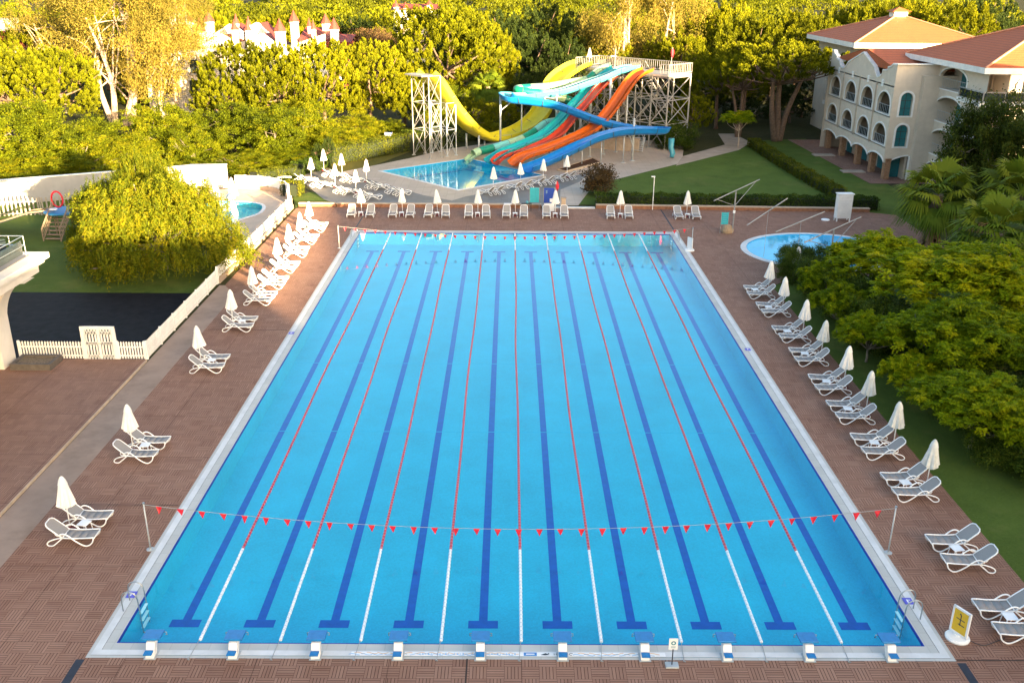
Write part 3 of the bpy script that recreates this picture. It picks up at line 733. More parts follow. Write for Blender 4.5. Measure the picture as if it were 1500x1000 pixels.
ps = ground(612, 262); ladder(-9.6, 70.9, 1, 'thin steel ladder on the left edge of the slide pool', math.radians(227))
# depth markers on the coping
for q, l in (((193, 871), 'small violet depth tile by the near left ladder'), ((1330, 880.5), 'small violet depth tile by the near right ladder'), ((427, 488), 'small blue depth tile halfway along the left coping'), ((1095.5, 512), 'small blue depth tile halfway along the right coping')):
    p = ground(*q); t = thing('depth_marker', l, 'depth marker', (p.x, p.y, 0.014), 0, 'depth markers')
    a = MB(); a.box((0, 0, .008), (.30, .34, .012)); a.build('tile', M['violet'], t)
    a = MB(); a.box((-.02, .0, .0155), (.05, .16, .002)); a.box((.05, .05, .0155), (.08, .03, .002)); a.build('mark', M['signwhite'], t)

# printed strip on the near coping
t = thing('coping_banner', 'long printed strip with orange and blue waves on the near coping', 'banner', (0, -.50, .016))
a = MB(); a.box((-.4, 0, .003), (9.6, .18, .004)); a.build('backing', M['signwhite'], t)
mo, mw_ = MB(), MB()
for i in range(26):
    x = -5.0+i*.36+random.uniform(-.05, .05)
    if -0.05 < x < 1.5: continue
    for b_, sgn in ((mo, 1), (mw_, -1)):
        y = .03*sgn; pts = [(x+u*.34-.17+.08*sgn, y+.035*math.sin(u*5+i)) for u in (0, .25, .5, .75, 1)]
        for p, q in zip(pts[:-1], pts[1:]): b_.quad((p[0], p[1]-.018, .0062), (q[0], q[1]-.018, .0062), (q[0], q[1]+.012, .0062), (p[0], p[1]+.012, .0062))
mo.build('wave_print', M['orangemark'], t); mw_.build('wave_print', M['wavemark'], t)
a = MB(); a.box((.27, 0, .0065), (.40, .15, .003)); bl = a.build('blue_panel', M['bluemark'], t)
a = MB(); a.box((.27, 0, .0085), (.26, .045, .002)); a.build('panel_mark', M['signwhite'], bl)
a = MB(); a.add([(.58, -.03, .0068), (.72, -.05, .0068), (.86, -.02, .0068), (.74, .05, .0068), (.66, .01, .0068)], [(0, 1, 2, 3, 4)]); a.lathe([(.022, .0068), (.022, .0085)], 10, (.83, .035, 0))
for x in (1.0, 1.06, 1.12, 1.20, 1.26): a.box((x, 0, .0072), (.018, .085, .002))
a.build('swimmer_mark', M['ink'], t)
a = MB(); a.tube([(1.36+.06*math.cos(q), .045*math.sin(q), .008) for q in [i*.4 for i in range(15)]], .008, 4); a.tube([(1.52+.06*math.cos(q), .045*math.sin(q), .008) for q in [.6+i*.4 for i in range(12)]], .008, 4); a.build('ring_mark', M['ink'], t)
a = MB()
for i in range(34):
    x = -3.1+i*.088
    if i % 6 != 5: a.box((x, -.005, .0072), (.018+.02*(i % 2), .06+.03*(i % 3 == 0), .002))
a.build('line_print', M['wavemark'], t)

# signs round the pool
p = ground(984, 975); t = thing('pool_sign', 'small white sign on a post with grey base by the near pool edge', 'sign', (p.x, p.y, 0))
a = MB(); a.box((0, 0, .035), (.40, .26, .07)); a.build('base', M['galv'], t, bevel=.02)
a = MB(); a.tube([(0, 0, .06), (0, .01, .62)], .018, 8); a.build('post', M['dark'], t)
a = MB(); a.box((0, .02, .80), (.27, .02, .40)); bo = a.build('board', M['signwhite'], t, bevel=.004)
a = MB(); c_ = [(.075*math.cos(i*PI/10), .0075, .84+.075*math.sin(i*PI/10)) for i in range(20)]; a.add([(x, y, z) for x, y, z in c_], [tuple(reversed(range(20)))]); a.add([(x*.45, .006, .84+(z-.84)*.45) for x, y, z in c_], [tuple(reversed(range(20)))], 1)
for i in range(3): a.box((0, .008, .72-.025*i), (.14, .004, .009), mi=0)
a.build('emblem', [simple('teal_ink', (.02, .22, .30)), M['signwhite']], bo)
def disc_sign(name, label, q, h, w_, rz, face, top=0.0):
    p = ground(*q); t = thing(name, label, 'sign', (p.x, p.y, 0), rz)
    a = MB(); a.lathe([(.36, 0), (.37, .05), (.33, .10), (.12, .13), (.10, .16)], 24); a.build('base', M['signwhite'], t)
    a = MB(); Z = .16
    a.box((0, -w_/2, Z+h/2), (.07, .06, h)); a.box((0, w_/2, Z+h/2), (.07, .06, h)); a.box((0, 0, Z+h-.03), (.07, w_, .06)); a.box((0, 0, Z+.03), (.07, w_, .06)); a.box((0, 0, Z-.02), (.06, .18, .1)); a.build('frame', M['signwhite'], t)
    a = MB(); a.box((0, 0, Z+h/2), (.035, w_-.06, h-.1)); fc = a.build('panel', face, t); return t, fc, Z
t, fc, Z = disc_sign('warning_sign', 'yellow warning panel in a white frame on a round white base at the near right', (1402, 934), .92, .56, R(28), M['signyellow'])
a = MB()
for s in (-1, 1):
    a.box((s*.020, 0, Z+.52), (.004, .03, .38)); a.box((s*.020, 0, Z+.54), (.004, .30, .03)); a.box((s*.020, .03, Z+.72), (.004, .05, .05)); a.box((s*.020, -.05, Z+.36), (.004, .22, .03))
a.build('symbol', M['ink'], fc)
disc_sign('pool_sign', 'plain white sign on a round base by the far right pool corner', (1010, 367), .85, .50, R(30), M['signwhite'])
a = MB(); pw = [ground(1420, 938), ground(1440, 945), ground(1458, 940), ground(1472, 934)]
a.tube(spline([(q.x, q.y, .012) for q in pw], 5), .012, 5); tag(a.build('power_cable', M['dark']), 'thin dark cable lying between the yellow sign and a lounger', 'cable')
def board_sign(name, label, x, y, w_, z0, z1, mat, rz=0, legs=True):
    t = thing(name, label, 'sign', (x, y, 0), rz)
    for s in (-1, 1):
        a = MB(); a.tube([(s*w_/2, 0, 0), (s*w_/2, 0, z1+.03)], .025, 6); a.build('post', M['whitesteel'], t)
    a = MB(); a.box((0, 0, (z0+z1)/2), (w_-.05, .04, z1-z0)); return t, a.build('board', mat, t)
t, b_ = board_sign('notice_board', 'turquoise board on white posts behind the far loungers', 1.75, 57.9, .85, .75, 2.05, M['turq'])
t, b_ = board_sign('notice_board', 'dark blue board with a pale square beside the flag by the steps', 3.02, 57.6, .95, .78, 2.10, M['signblue'])
a = MB(); a.box((.20, -.0215, 1.02), (.26, .004, .30)); a.build('white_square', M['signwhite'], b_)
a = MB()
for i in range(4): a.box((-.22, -.0215, 1.86-.07*i), (.16-.02*(i % 2), .004, .03))
a.build('pale_text', simple('pale_green_ink', (.30, .45, .35)), b_)
a = MB(); a.box((0.03, -.02, .39), (.90, .05, .70)); a.build('lower_panel', M['signwhite'], t)
t, b_ = board_sign('notice_board', 'turquoise board standing at a boulder by the oval pool', 16.93, 50.4, .62, .75, 1.72, M['turq'], .1)
a = MB()
for i in range(5): a.box((0, -.0215, 1.6-.16*i), (.40-.08*(i % 2), .004, .03))
a.build('faint_text', simple('aqua_ink', (.10, .42, .50)), b_)
a = MB(); a.lathe([(.44, -.05), (.48, .2), (.40, .45), (.22, .66), (.05, .72)], 10, pleat=3, amp=.15)
o = a.build('boulder', simple('sand_rock', (.34, .24, .15), .9, .25, 3, bump=.6, bscale=6)); o.location = (17.25, 50.65, 0); tag(o, 'sandy boulder behind the turquoise board near the oval pool', 'boulder')
t = thing('drinks_table', 'small dark table in front of the turquoise board by the far row', 'table', (1.05, 57.6, 0))
a = MB(); a.box((0, 0, .72), (.9, .45, .05)); a.build('table_top', M['dark'], t)
for i in (-1, 1):
    for j in (-1, 1):
        a = MB(); a.tube([(i*.4, j*.18, .7), (i*.4, j*.18, 0)], .02, 6); a.build('leg', M['dark'], t)
a = MB(); a.lathe([(.11, 0), (.13, .1), (.10, .2), (.03, .24)], 12); o = a.build('cooler_jug', M['s_sky']); o.location = (1.1, 57.6, .745); tag(o, 'pale blue jug standing on the small dark table', 'jug')
t = thing('red_flag', 'red flag hanging from a thin pole beside the dark blue board', 'flag', (3.62, 57.75, 0))
a = MB(); a.tube([(0, 0, 0), (0, 0, 2.75)], .018, 6); a.build('pole', M['plastic'], t)
a = MB(); a.lathe([(.02, 2.7), (.12, 2.3), (.09, 2.0), (.015, 1.8)], 8, (.1, 0, 0), pleat=2, amp=.3); a.build('cloth', M['red'], t)
t = thing('stone_pillar', 'short sandy stone pillar behind the last umbrella before the steps', 'pillar', (4.35, 58.6, 0))
a = MB(); a.box((0, 0, .5), (.4, .4, 1.0)); a.build('shaft', M['capstone'], t); a = MB(); a.box((0, 0, 1.03), (.5, .5, .08)); a.build('cap', M['beige2'], t)

t, b_ = board_sign('notice_board', 'small blue and white board among the shrubs left of the lattice tower', ground(570, 219).x, ground(570, 219).y, .9, .8, 2.0, M['signblue'])
a = MB(); a.box((0, -.0215, 1.75), (.7, .004, .36)); a.build('white_band', M['signwhite'], b_)
# shade frame over the oval pool, cabinet, lamp, light fitting
zt = 3.49
BE = [((1046, 294), (1112.7, 263)), ((1094.5, 329.7), (1153.4, 290.7)), ((1136, 340), (1208, 310)), ((1178.6, 355), (1261, 318))]
ends = []
for i, (q1, q2) in enumerate(BE):
    A, B_ = ground(*q1, zt), ground(*q2, zt); ends.append((A, B_))
    t = thing('shade_beam', ['white T shaped shade post with braced beam by the turquoise board', 'slanting white shade beam second from the left over the oval pool', 'slanting white shade beam third from the left over the oval pool', 'white shade beam on a braced post at the right of the oval pool'][i], 'shade frame', (A.x*.5+B_.x*.5, A.y*.5+B_.y*.5, 0), 0, 'shade beams over the oval pool')
    mid = (A+B_)/2; la, lb = A-mid, B_-mid; la.z = lb.z = zt
    a = MB(); a.tube([la, lb], .045, 8); a.build('beam', M['whitesteel'], t)
    if i in (0, 3):
        base = ground(1074.6, 342) if i == 0 else Vector((24.9, 47.8, 0))
        base = (A+B_)/2 if i == 3 else base
        b0 = Vector((base.x-mid.x, base.y-mid.y, 0)); top = la.lerp(lb, .5) if i == 3 else la.lerp(lb, .46)
        b0 = Vector((top.x, top.y, 0))
        a = MB(); a.tube([b0, top], .055, 8); po = a.build('post', M['whitesteel'], t)
        a = MB(); a.box((b0.x, b0.y, 1.75), (.16, .16, .22)); a.build('junction_box', M['signwhite'], po)
        for e_, f in ((la, .88), (lb, .85)):
            a = MB(); a.tube([(b0.x, b0.y, 2.25), top.lerp(e_, f)], .025, 6); a.build('brace', M['whitesteel'], t)
    else:
        top = la.lerp(lb, .5); a = MB(); a.tube([top, (top.x, top.y, 0.03)], .014, 5); a.build('stay', M['cable'], t)
t = thing('louvred_cabinet', 'tall white louvred cabinet on short legs at the edge of the lawn', 'cabinet', (28.0, 54.9, 0), .05)
a = MB(); a.box((0, 0, 1.28), (1.25, .62, 2.05)); bd = a.build('body', M['white'], t, bevel=.015)
a = MB()
for i in range(13): a.box((0, -.325, .42+.14*i), (1.10, .03, .09), tilt=('X', .25))
a.build('louvre', M['white'], bd)
a = MB(); a.box((0, 0, 2.34), (1.38, .74, .07)); a.build('roof', M['white'], t)
for i in (-1, 1):
    for j in (-1, 1):
        a = MB(); a.box((i*.55, j*.26, .13), (.09, .09, .26)); a.build('leg', M['white'], t)
a = MB(); a.lathe([(.30, 0), (.36, .05), (.34, .12), (.1, .16)], 20); o = a.build('pool_drain_cover', M['plastic']); o.location = (26.6, 54.9, 0); tag(o, 'low round white cover on the deck left of the louvred cabinet', 'cover')
t = thing('path_lamp', 'thin white lamp post with a small head before the lawn hedge', 'lamp post', (12.3, 58.5, 0))
a = MB(); a.tube([(0, 0, 0), (0, 0, 2.95)], .035, 8); a.build('post', M['white'], t)
a = MB(); a.box((-.10, 0, 2.97), (.34, .16, .10)); a.build('lamp_head', M['white'], t, bevel=.02)
a = MB(); a.box((-.6, 58.6, .45), (.7, .35, .06)); a.box((-.6, 58.6, .40), (.6, .3, .05)); tag(a.build('foot_basin', M['white']), 'low white basin slab behind the fifth far pair of loungers', 'basin')
# ================================================================ FENCES, TERRACE BUILDING, PLAYGROUND
def picket_fence(name, pts, label, h=1.0, step=.145, z=0.0, post=2.2, wid=.085, group=None, base=None, mat='white'):
    t = thing(name, label, 'fence', (pts[0][0], pts[0][1], 0), 0, group); o = Vector((pts[0][0], pts[0][1], 0))
    pk, rl = MB(), MB(); acc = 0.0
    for p, q in zip(pts[:-1], pts[1:]):
        p, q = Vector((*p, 0))-o, Vector((*q, 0))-o; d_ = q-p; ln = d_.length; rz = math.atan2(d_.y, d_.x); u = d_/ln
        for zz in (.22, h-.28): rl.box(((p+q)/2).to_tuple()[:2]+(z+zz,), (ln, .035, .07), rz)
        n = max(1, int(ln/step))
        for i in range(n):
            c_ = p+u*((i+.5)*ln/n); pk.box((c_.x, c_.y, z+h/2+.02), (wid, .022, h-.06), rz)
            a_ = u*(wid/2); tp = Vector((c_.x, c_.y, z+h-.01)); nn = Vector((-u.y, u.x, 0))*.011
            pk.add([tp-a_-nn, tp+a_-nn, tp-nn+Vector((0, 0, .045)), tp-a_+nn, tp+a_+nn, tp+nn+Vector((0, 0, .045))], [(0, 1, 2), (4, 3, 5), (1, 4, 5, 2), (3, 0, 2, 5)])
        m_ = max(1, int(ln/post))
        for i in range(m_+1):
            c_ = p+u*(i*ln/m_); b_ = MB(); b_.box((c_.x, c_.y, z+h/2+.03), (.10, .10, h+.06), rz); b_.build('post', M[mat], t)
        if base:
            b_ = MB(); b_.box(((p+q)/2).to_tuple()[:2]+(base/2-.01,), (ln, .22, base), rz); b_.build('base_kerb', M['kidpave'], t)
    pk.build('pickets', M[mat], t); rl.build('rail', M[mat], t)
    return t
picket_fence('picket_fence', [(-26.6, 22.9), (-23.15, 22.9)], 'short white picket fence from the arch column to the tall gate', z=.02)
picket_fence('picket_fence', [(-21.35, 22.9), (-19.9, 22.9)], 'short white picket fence between the tall gate and the fence corner', z=.02)
picket_fence('picket_fence', [(-19.85, 23.0), (-19.95, 36.2)], 'long white picket fence beside the black play surface')
# solid panelled fence on a kerb along the kids pool
def panel_fence(name, pts, label, h=1.05, base=.35, step=1.9):
    t = thing(name, label, 'fence', (pts[0][0], pts[0][1], 0)); o = Vector((*pts[0], 0))
    for i, (p, q) in enumerate(zip(pts[:-1], pts[1:])):
        p, q = Vector((*p, 0))-o, Vector((*q, 0))-o; d_ = q-p; ln = d_.length; rz = math.atan2(d_.y, d_.x); mid = (p+q)/2
        b_ = MB(); b_.box((mid.x, mid.y, base/2-.01), (ln+.02, .24, base), rz); b_.build('base_kerb', M['kidpave'], t)
        n = max(1, round(ln/step))
        for k in range(n):
            c_ = p+d_*((k+.5)/n); b_ = MB(); b_.box((c_.x, c_.y, base+.05+(h-base)/2), (ln/n-.12, .05, h-base), rz)
            for j in range(8): b_.box((c_.x-d_.x/ln*(ln/n*.5-.15-j*(ln/n-.3)/7), c_.y-d_.y/ln*(ln/n*.5-.15-j*(ln/n-.3)/7), base+.06+(h-base)/2), (.05, .075, h-base+.04), rz)
            b_.build('panel', M['white'], t)
            c_ = p+d_*(k/n); b_ = MB(); b_.box((c_.x, c_.y, (h+.12)/2), (.13, .13, h+.12), rz); b_.build('post', M['white'], t)
panel_fence('panel_fence', [(-19.95, 36.4), (-19.75, 46.5), (-19.75, 58.4)], 'white panelled fence on a tan kerb between kids pool and sunlit deck')
cv = spline([(-20.4, 59.9, 0), (-20.9, 62.3, 0), (-22.4, 64.7, 0), (-24.6, 66.1, 0), (-27.0, 66.3, 0)], 2)
panel_fence('panel_fence', [(p.x, p.y) for p in cv], 'curved white panelled fence round the far side of the kids pool', 1.25, .4, 2.0)
t = thing('garden_wall', 'tall white solid wall panel beside the kids pool umbrella', 'wall', (-29.5, 66.8, 0), .12)
a = MB(); a.box((0, 0, 1.1), (3.4, .3, 2.2)); a.build('wall', M['render'], t); a = MB(); a.box((0, 0, 2.23), (3.5, .38, .06)); a.build('capping', M['white'], t)
t = thing('garden_wall', 'long white wall behind the playground on the left', 'wall', (-60, 53.0, 0), 0)
p0, p1 = Vector((-62, 50.5, 0)), Vector((-31.2, 66.4, 0)); d_ = p1-p0; rz = math.atan2(d_.y, d_.x); mid = (p0+p1)/2-Vector((-60, 53, 0))
a = MB(); a.box((mid.x, mid.y, 1.1), (d_.length, .3, 2.2), rz); a.build('wall', M['shaderender'], t); a = MB(); a.box((mid.x, mid.y, 2.22), (d_.length, .4, .07), rz); a.build('capping', M['white'], t)
picket_fence('picket_fence', [(-47, 54.0), (-40.5, 55.2), (-34.4, 57.6)], 'weathered pale picket fence below the white wall at the playground', 1.5, .34, .0, 3.0, .13, mat='palewood')
# gate
t = thing('fence_gate', 'tall white slatted gate panel standing in the near picket fence', 'gate', (-22.25, 22.85, .02))
a = MB(); H = 1.9
for x in (-.82, .82): a.box((x, 0, H/2), (.20, .09, H))
a.box((0, 0, H-.08), (1.84, .10, .16)); fr = a.build('gate_frame', M['white'], t)
a = MB()
for i in range(9):
    if i == 4: continue
    a.box((-.64+.16*i, 0, H/2-.05), (.085, .04, H-.15))
a.box((0, .0, H/2-.05), (.14, .05, H-.16)); a.build('slats', M['white'], t)
a = MB()
for z in (.22, .95, H-.36): a.box((0, .005, z), (1.6, .05, .12))
a.build('cross_rail', M['white'], t)
# planter / hatch by the column
t = thing('stone_planter', 'low brown stone planter with gravel beside the white column', 'planter', (-25.25, 21.85, .10), .0)
a = MB(); a.box((0, -.62, .17), (2.1, .16, .34)); a.box((0, .62, .17), (2.1, .16, .34)); a.box((-.97, 0, .17), (.16, 1.08, .34)); a.box((.97, 0, .17), (.16, 1.08, .34)); a.build('curb', simple('planter_stone', (.10, .085, .075), .8, .25, 4, bump=.3), t)
a = MB(); a.box((0, 0, .12), (1.78, 1.08, .22)); a.build('gravel', simple('gravel', (.16, .12, .08), .95, .7, 14, bump=1.0, bscale=25), t)
# white terrace building with curved brackets
def arch_bracket(mb, x0, x1, y0, y1, zb, zt, thick, n=14):
    """wall slice hanging from a slab: column at x0, concave curve sweeping out to x1"""
    prev = None
    for i in range(n+1):
        a_ = i/n*PI/2; x = x0+(x1-x0)*(1-math.cos(a_)); z = zb+(zt-zb)*math.sin(a_)
        if prev:
            xa, za = prev
            mb.add([(xa, y0, za), (x, y0, z), (x, y0, zt+.01), (xa, y0, zt+.01), (xa, y1, za), (x, y1, z), (x, y1, zt+.01), (xa, y1, zt+.01)], [(0, 1, 2, 3), (5, 4, 7, 6), (1, 0, 4, 5), (3, 2, 6, 7)])
        prev = (x, z)
t = thing('terrace_building', 'white terrace building with arched bracket and railing at the left edge', 'building', (-26.0, 22.0, 0))
a = MB(); a.box((-8.1, -5.4, 5.55), (19.0, 14.6, .30)); a.box((-8.1, -5.4, 5.30), (18.6, 14.2, .22)); a.box((-8.1, -5.4, 4.96), (18.1, 13.7, .46)); sl_ = a.build('roof_slab', M['render'], t, bevel=.03)
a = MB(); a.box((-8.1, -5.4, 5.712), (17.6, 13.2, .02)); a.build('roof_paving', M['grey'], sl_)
a = MB(); a.box((-1.5, -.1, 2.4), (1.7, 1.3, 4.78)); a.build('column', M['render'], t, bevel=.04)
a = MB(); a.box((-1.5, -.1, 4.62), (1.9, 1.5, .14)); a.build('capital', M['white'], t)
a = MB(); arch_bracket(a, -.66, 1.15, -.6, .45, 2.2, 4.735, .5); a.build('bracket', M['render'], t)
a = MB(); a.box((-8, -6.0, 2.35), (8, 8, 4.6)); a.build('inner_wall', M['render'], t)
rl = MB()
for z in (6.25, 6.72):
    rl.tube([(-14, 1.2, z), (.55, 1.2, z), (.55, -11, z)], .028, 6)
for x in (-9, -6, -3, -.2): rl.tube([(x, 1.2, 5.7), (x, 1.2, 6.72)], .022, 6)
for y in (1.2, -1.6, -4.4, -7.2): rl.tube([(.55, y, 5.7), (.55, y, 6.72)], .026, 6)
rl.build('railing', M['steel'], t)
a = MB(); a.box((-4.2, 1.2, 6.2), (7.6, .012, .7)); a.box((.55, -2.9, 6.2), (.012, 7.6, .7)); a.build('railing_glass', M['glass'], t)
t = thing('pavilion_roof', 'white pavilion roof with a sloping bracket beside the playground ramp', 'pavilion', (-38.2, 45.5, 0))
a = MB(); a.box((-6.0, -1.0, 4.35), (14.6, 6.0, .22)); a.build('roof_slab', M['render'], t)
a = MB(); arch_bracket(a, -2.0, .9, -1.4, 1.0, 2.9, 4.245, .4); a.build('bracket', M['render'], t)
a = MB(); a.box((-3.3, -.2, 2.1), (2.6, 2.2, 4.2)); a.build('column', M['render'], t)
a = MB(); a.box((-2.4, -.6, 2.95), (1.6, 3.0, .5)); a.build('ledge', M['render'], t)
# playground climbing tower
t = thing('climbing_tower', 'wooden play tower with round blue deck, steps and red hoop', 'play tower', (-36.0, 47.2, 0), -.05)
a = MB(); a.lathe([(1.35, 1.72), (1.4, 1.76), (1.4, 1.86), (1.3, 1.9)], 20, (.1, 2.1, 0)); a.build('deck', simple('blue_deck', (.02, .17, .42), .5, .1), t)
for i in range(7):
    a = MB(); a.box((.25, -.1+.28*i, .14+.25*i), (1.25, .30, .06)); a.build('step', M['wood'], t)
for s in (-.45, .95):
    a = MB(); a.tube([(s, -.4, .1), (s, 1.7, 1.8)], .05, 6); a.tube([(s, -.4, .0), (s, -.4, 1.0)], .05, 6); a.tube([(s, -.4, 1.0), (s, 1.7, 2.6)], .04, 6); a.tube([(s, 1.7, 0), (s, 1.7, 2.6)], .05, 6)
    for k in range(3): a.tube([(s, -.4, .35+.25*k), (s, 1.7, 1.95+.25*k)], .03, 5)
    a.build('handrail', M['wood'], t)
for x, y in ((-.9, 1.4), (1.1, 1.4), (-.9, 2.9), (1.1, 2.9)):
    a = MB(); a.tube([(x, y, 0), (x, y, 1.75)], .07, 6); a.build('post', M['wood'], t)
a = MB(); a.tube([(-.15+.45*math.cos(q), 2.0, 2.75+.62*math.sin(q)) for q in [i*PI/8 for i in range(17)]], .07, 8); a.build('hoop', M['red'], t)
a = MB(); a.lathe([(.05, -.04), (.30, -.03), (.30, .03), (.05, .04)], 14, (-.15, 1.2, 2.15)); a.build('wheel', M['signwhite'], t)
a = MB(); pr = [(-.9, 2.2, 1.8), (-2.6, 2.3, 1.55), (-4.6, 2.4, .9), (-6.6, 2.4, .3)]
for p, q in zip(pr[:-1], pr[1:]): a.quad((p[0], p[1]-.5, p[2]), (q[0], q[1]-.5, q[2]), (q[0], q[1]+.5, q[2]), (p[0], p[1]+.5, p[2]))
for s in (-.5, .5): a.tube([(p[0], p[1]+s, p[2]+.12) for p in pr], .06, 6)
a.build('ramp', M['wood'], t)
# mushroom fountain and cushions by the kids pool
t = thing('water_slide_figure', 'small white play slide standing in the kids pool', 'play slide', (-24.75, 57.0, 0), .4)
a = MB(); a.tube([(0, .8, 1.2), (.05, .1, 1.05), (.1, -.7, .35), (.12, -1.3, .12)], [.28, .28, .28, .26], 10, flat=1.0); a.build('chute', M['white'], t, True)
a = MB(); a.tube([(-.25, .9, 0), (-.2, .85, 1.3)], .06, 6); a.tube([(.25, .9, 0), (.2, .85, 1.3)], .06, 6); a.build('ladder', M['white'], t)
p = ground(414, 264); a = MB(); a.tube([(-.9, 0, .2), (-.3, 0, .16), (.3, .05, .2), (.9, 0, .3)], [.16, .22, .2, .1], 8); o = a.build('pool_float', M['plastic']); o.location = (p.x, p.y, 0); tag(o, 'white float lying on the hedge lawn beside the left rows of loungers', 'float')

# ================================================================ HOTEL
def arch_pts(op, n=12):
    ua, ub, za, zs, zt_ = op
    c_, rx, rz_ = (ua+ub)/2, (ub-ua)/2, zt_-zs
    return [(c_-rx*math.cos(PI*i/n), zs+rz_*math.sin(PI*i/n)) for i in range(n+1)]
def arch_wall(mb, tr, P, cells, depth=.30, trim=.17, proud=.05):
    """P(u, z, d) maps wall coordinates (d = outward) to space; cells = (u0,u1,z0,z1,opening)"""
    for (u0, u1, z0, z1, op) in cells:
        if op is None:
            mb.quad(P(u0, z0, 0), P(u1, z0, 0), P(u1, z1, 0), P(u0, z1, 0)); continue
        ua, ub, za, zs, zt_ = op; ap = arch_pts(op)
        if ua-u0 > 1e-4: mb.quad(P(u0, z0, 0), P(ua, z0, 0), P(ua, z1, 0), P(u0, z1, 0))
        if u1-ub > 1e-4: mb.quad(P(ub, z0, 0), P(u1, z0, 0), P(u1, z1, 0), P(ub, z1, 0))
        if za-z0 > 1e-4: mb.quad(P(ua, z0, 0), P(ub, z0, 0), P(ub, za, 0), P(ua, za, 0))
        for (a1, b1), (a2, b2) in zip(ap[:-1], ap[1:]): mb.quad(P(a1, b1, 0), P(a2, b2, 0), P(a2, z1, 0), P(a1, z1, 0))
        loop = [(ua, za)]+ap+[(ub, za)]
        for k in range(len(loop)):
            p, q = loop[k], loop[(k+1) % len(loop)]; mb.quad(P(*p, 0), P(*q, 0), P(*q, -depth), P(*p, -depth))
        c_ = (ua+ub)/2
        def grow_(p):
            u, z = p; du = trim*(-1 if u < c_-1e-3 else (1 if u > c_+1e-3 else 0))
            k = (zs-z); 
            if z > zs:
                th = math.atan2((z-zs)/max(.01, zt_-zs), (u-c_)/((ub-ua)/2)); return (u+trim*math.cos(th), z+trim*math.sin(th))
            return (u+du, z-(trim*.6 if abs(z-za) < 1e-6 else 0))
        lo = [grow_(p) for p in loop]
        for k in range(len(loop)):
            j = (k+1) % len(loop)
            tr.quad(P(*loop[k], proud), P(*loop[j], proud), P(*lo[j], proud), P(*lo[k], proud))
            tr.quad(P(*lo[k], proud), P(*lo[j], proud), P(*lo[j], 0), P(*lo[k], 0)); tr.quad(P(*loop[j], proud), P(*loop[k], proud), P(*loop[k], 0), P(*loop[j], 0))
HO = thing('hotel_building', 'grey beige three storey hotel with arched balconies and terracotta hip roofs', 'building', (38, 72, 0))
def hb(mb, name, mat, parent=None, **kw):
    o = mb.build(name, mat, None, **kw); o.parent = parent or HO
    o.matrix_parent_inverse = Matrix.Translation((-38, -72, 0)); return o
def sub(mb, name, mat, parent):
    o = mb.build(name, mat, parent); return o
XF = 37.9
def PF(y, z, d): return (XF-d, y, z)
ops = []
w_, tr_ = MB(), MB(); YC = [74.85, 79.75, 85.0, 90.25]; YB = [72.7, 77.4, 82.4, 87.7, 92.9]
for i in range(4):
    y = YC[i]
    arch_wall(w_, tr_, PF, [(YB[i], YB[i+1], 2.9, 6.0, (y-1.75, y+1.75, 3.40, 4.10, 5.42)), (YB[i], YB[i+1], 6.0, 9.6, (y-1.75, y+1.75, 6.45, 7.25, 8.58))], depth=.35)
# scalloped bottom
sc = MB()
for i in range(4):
    y0, y1 = YB[i], YB[i+1]; n = 12; pv = None
    for k in range(n+1):
        f = k/n; y = y0+(y1-y0)*f; z = 1.75+.62*(math.sin(PI*f)**.6)
        if pv:
            w_.quad(PF(pv[0], pv[1], 0), PF(y, z, 0), PF(y, 2.9, 0), PF(pv[0], 2.9, 0)); w_.quad(PF(pv[0], pv[1], -.35), PF(y, z, -.35), PF(y, z, 0), PF(pv[0], pv[1], 0))
            tr_.quad(PF(pv[0], pv[1]-.02, .05), PF(y, z-.02, .05), PF(y, z+.15, .05), PF(pv[0], pv[1]+.15, .05)); tr_.quad(PF(pv[0], pv[1]-.02, -.36), PF(y, z-.02, -.36), PF(y, z-.02, .05), PF(pv[0], pv[1]-.02, .05)); tr_.quad(PF(pv[0], pv[1]+.15, .05), PF(y, z+.15, .05), PF(y, z+.15, 0), PF(pv[0], pv[1]+.15, 0))
        pv = (y, z)
GP = [(72.7, 11.42), (73.8, 11.42), (74.2, 11.15), (75.0, 11.0), (75.1, 10.72), (76.3, 10.62), (76.4, 10.2), (76.9, 9.95), (77.6, 9.82), (78.3, 10.25), (78.8, 10.75), (82.5, 11.9), (86.9, 10.55), (87.4, 10.15), (88.2, 9.78), (89.0, 9.82), (89.7, 10.2), (89.8, 10.45), (90.9, 10.6), (91.0, 10.9), (91.8, 11.05), (92.2, 11.42), (92.9, 11.42)]
for (y0, z0), (y1, z1) in zip(GP[:-1], GP[1:]):
    w_.quad(PF(y0, 9.6, 0), PF(y1, 9.6, 0), PF(y1, z1, 0), PF(y0, z0, 0)); w_.quad(PF(y1, 9.6, -.32), PF(y0, 9.6, -.32), PF(y0, z0, -.32), PF(y1, z1, -.32))
    tr_.quad(PF(y0, z0-.10, .06), PF(y1, z1-.10, .06), PF(y1, z1+.04, .06), PF(y0, z0+.04, .06)); tr_.quad(PF(y0, z0+.04, .06), PF(y1, z1+.04, .06), PF(y1, z1+.04, -.38), PF(y0, z0+.04, -.38)); tr_.quad(PF(y0, z0-.10, 0), PF(y1, z1-.10, 0), PF(y1, z1-.10, .06), PF(y0, z0-.10, .06))
    tr_.quad(PF(y1, z1-.10, -.38), PF(y0, z0-.10, -.38), PF(y0, z0+.04, -.38), PF(y1, z1+.04, -.38))
wl = hb(w_, 'facade_wall', M['stucco'])
hb(tr_, 'facade_trim', M['white'])
a = MB()
for y in (75.9, 80.0, 84.9, 89.6):
    z = 9.35; a.box((XF-.03, y, z), (.06, .5, .7))
hb(a, 'facade_plaque', M['white'])
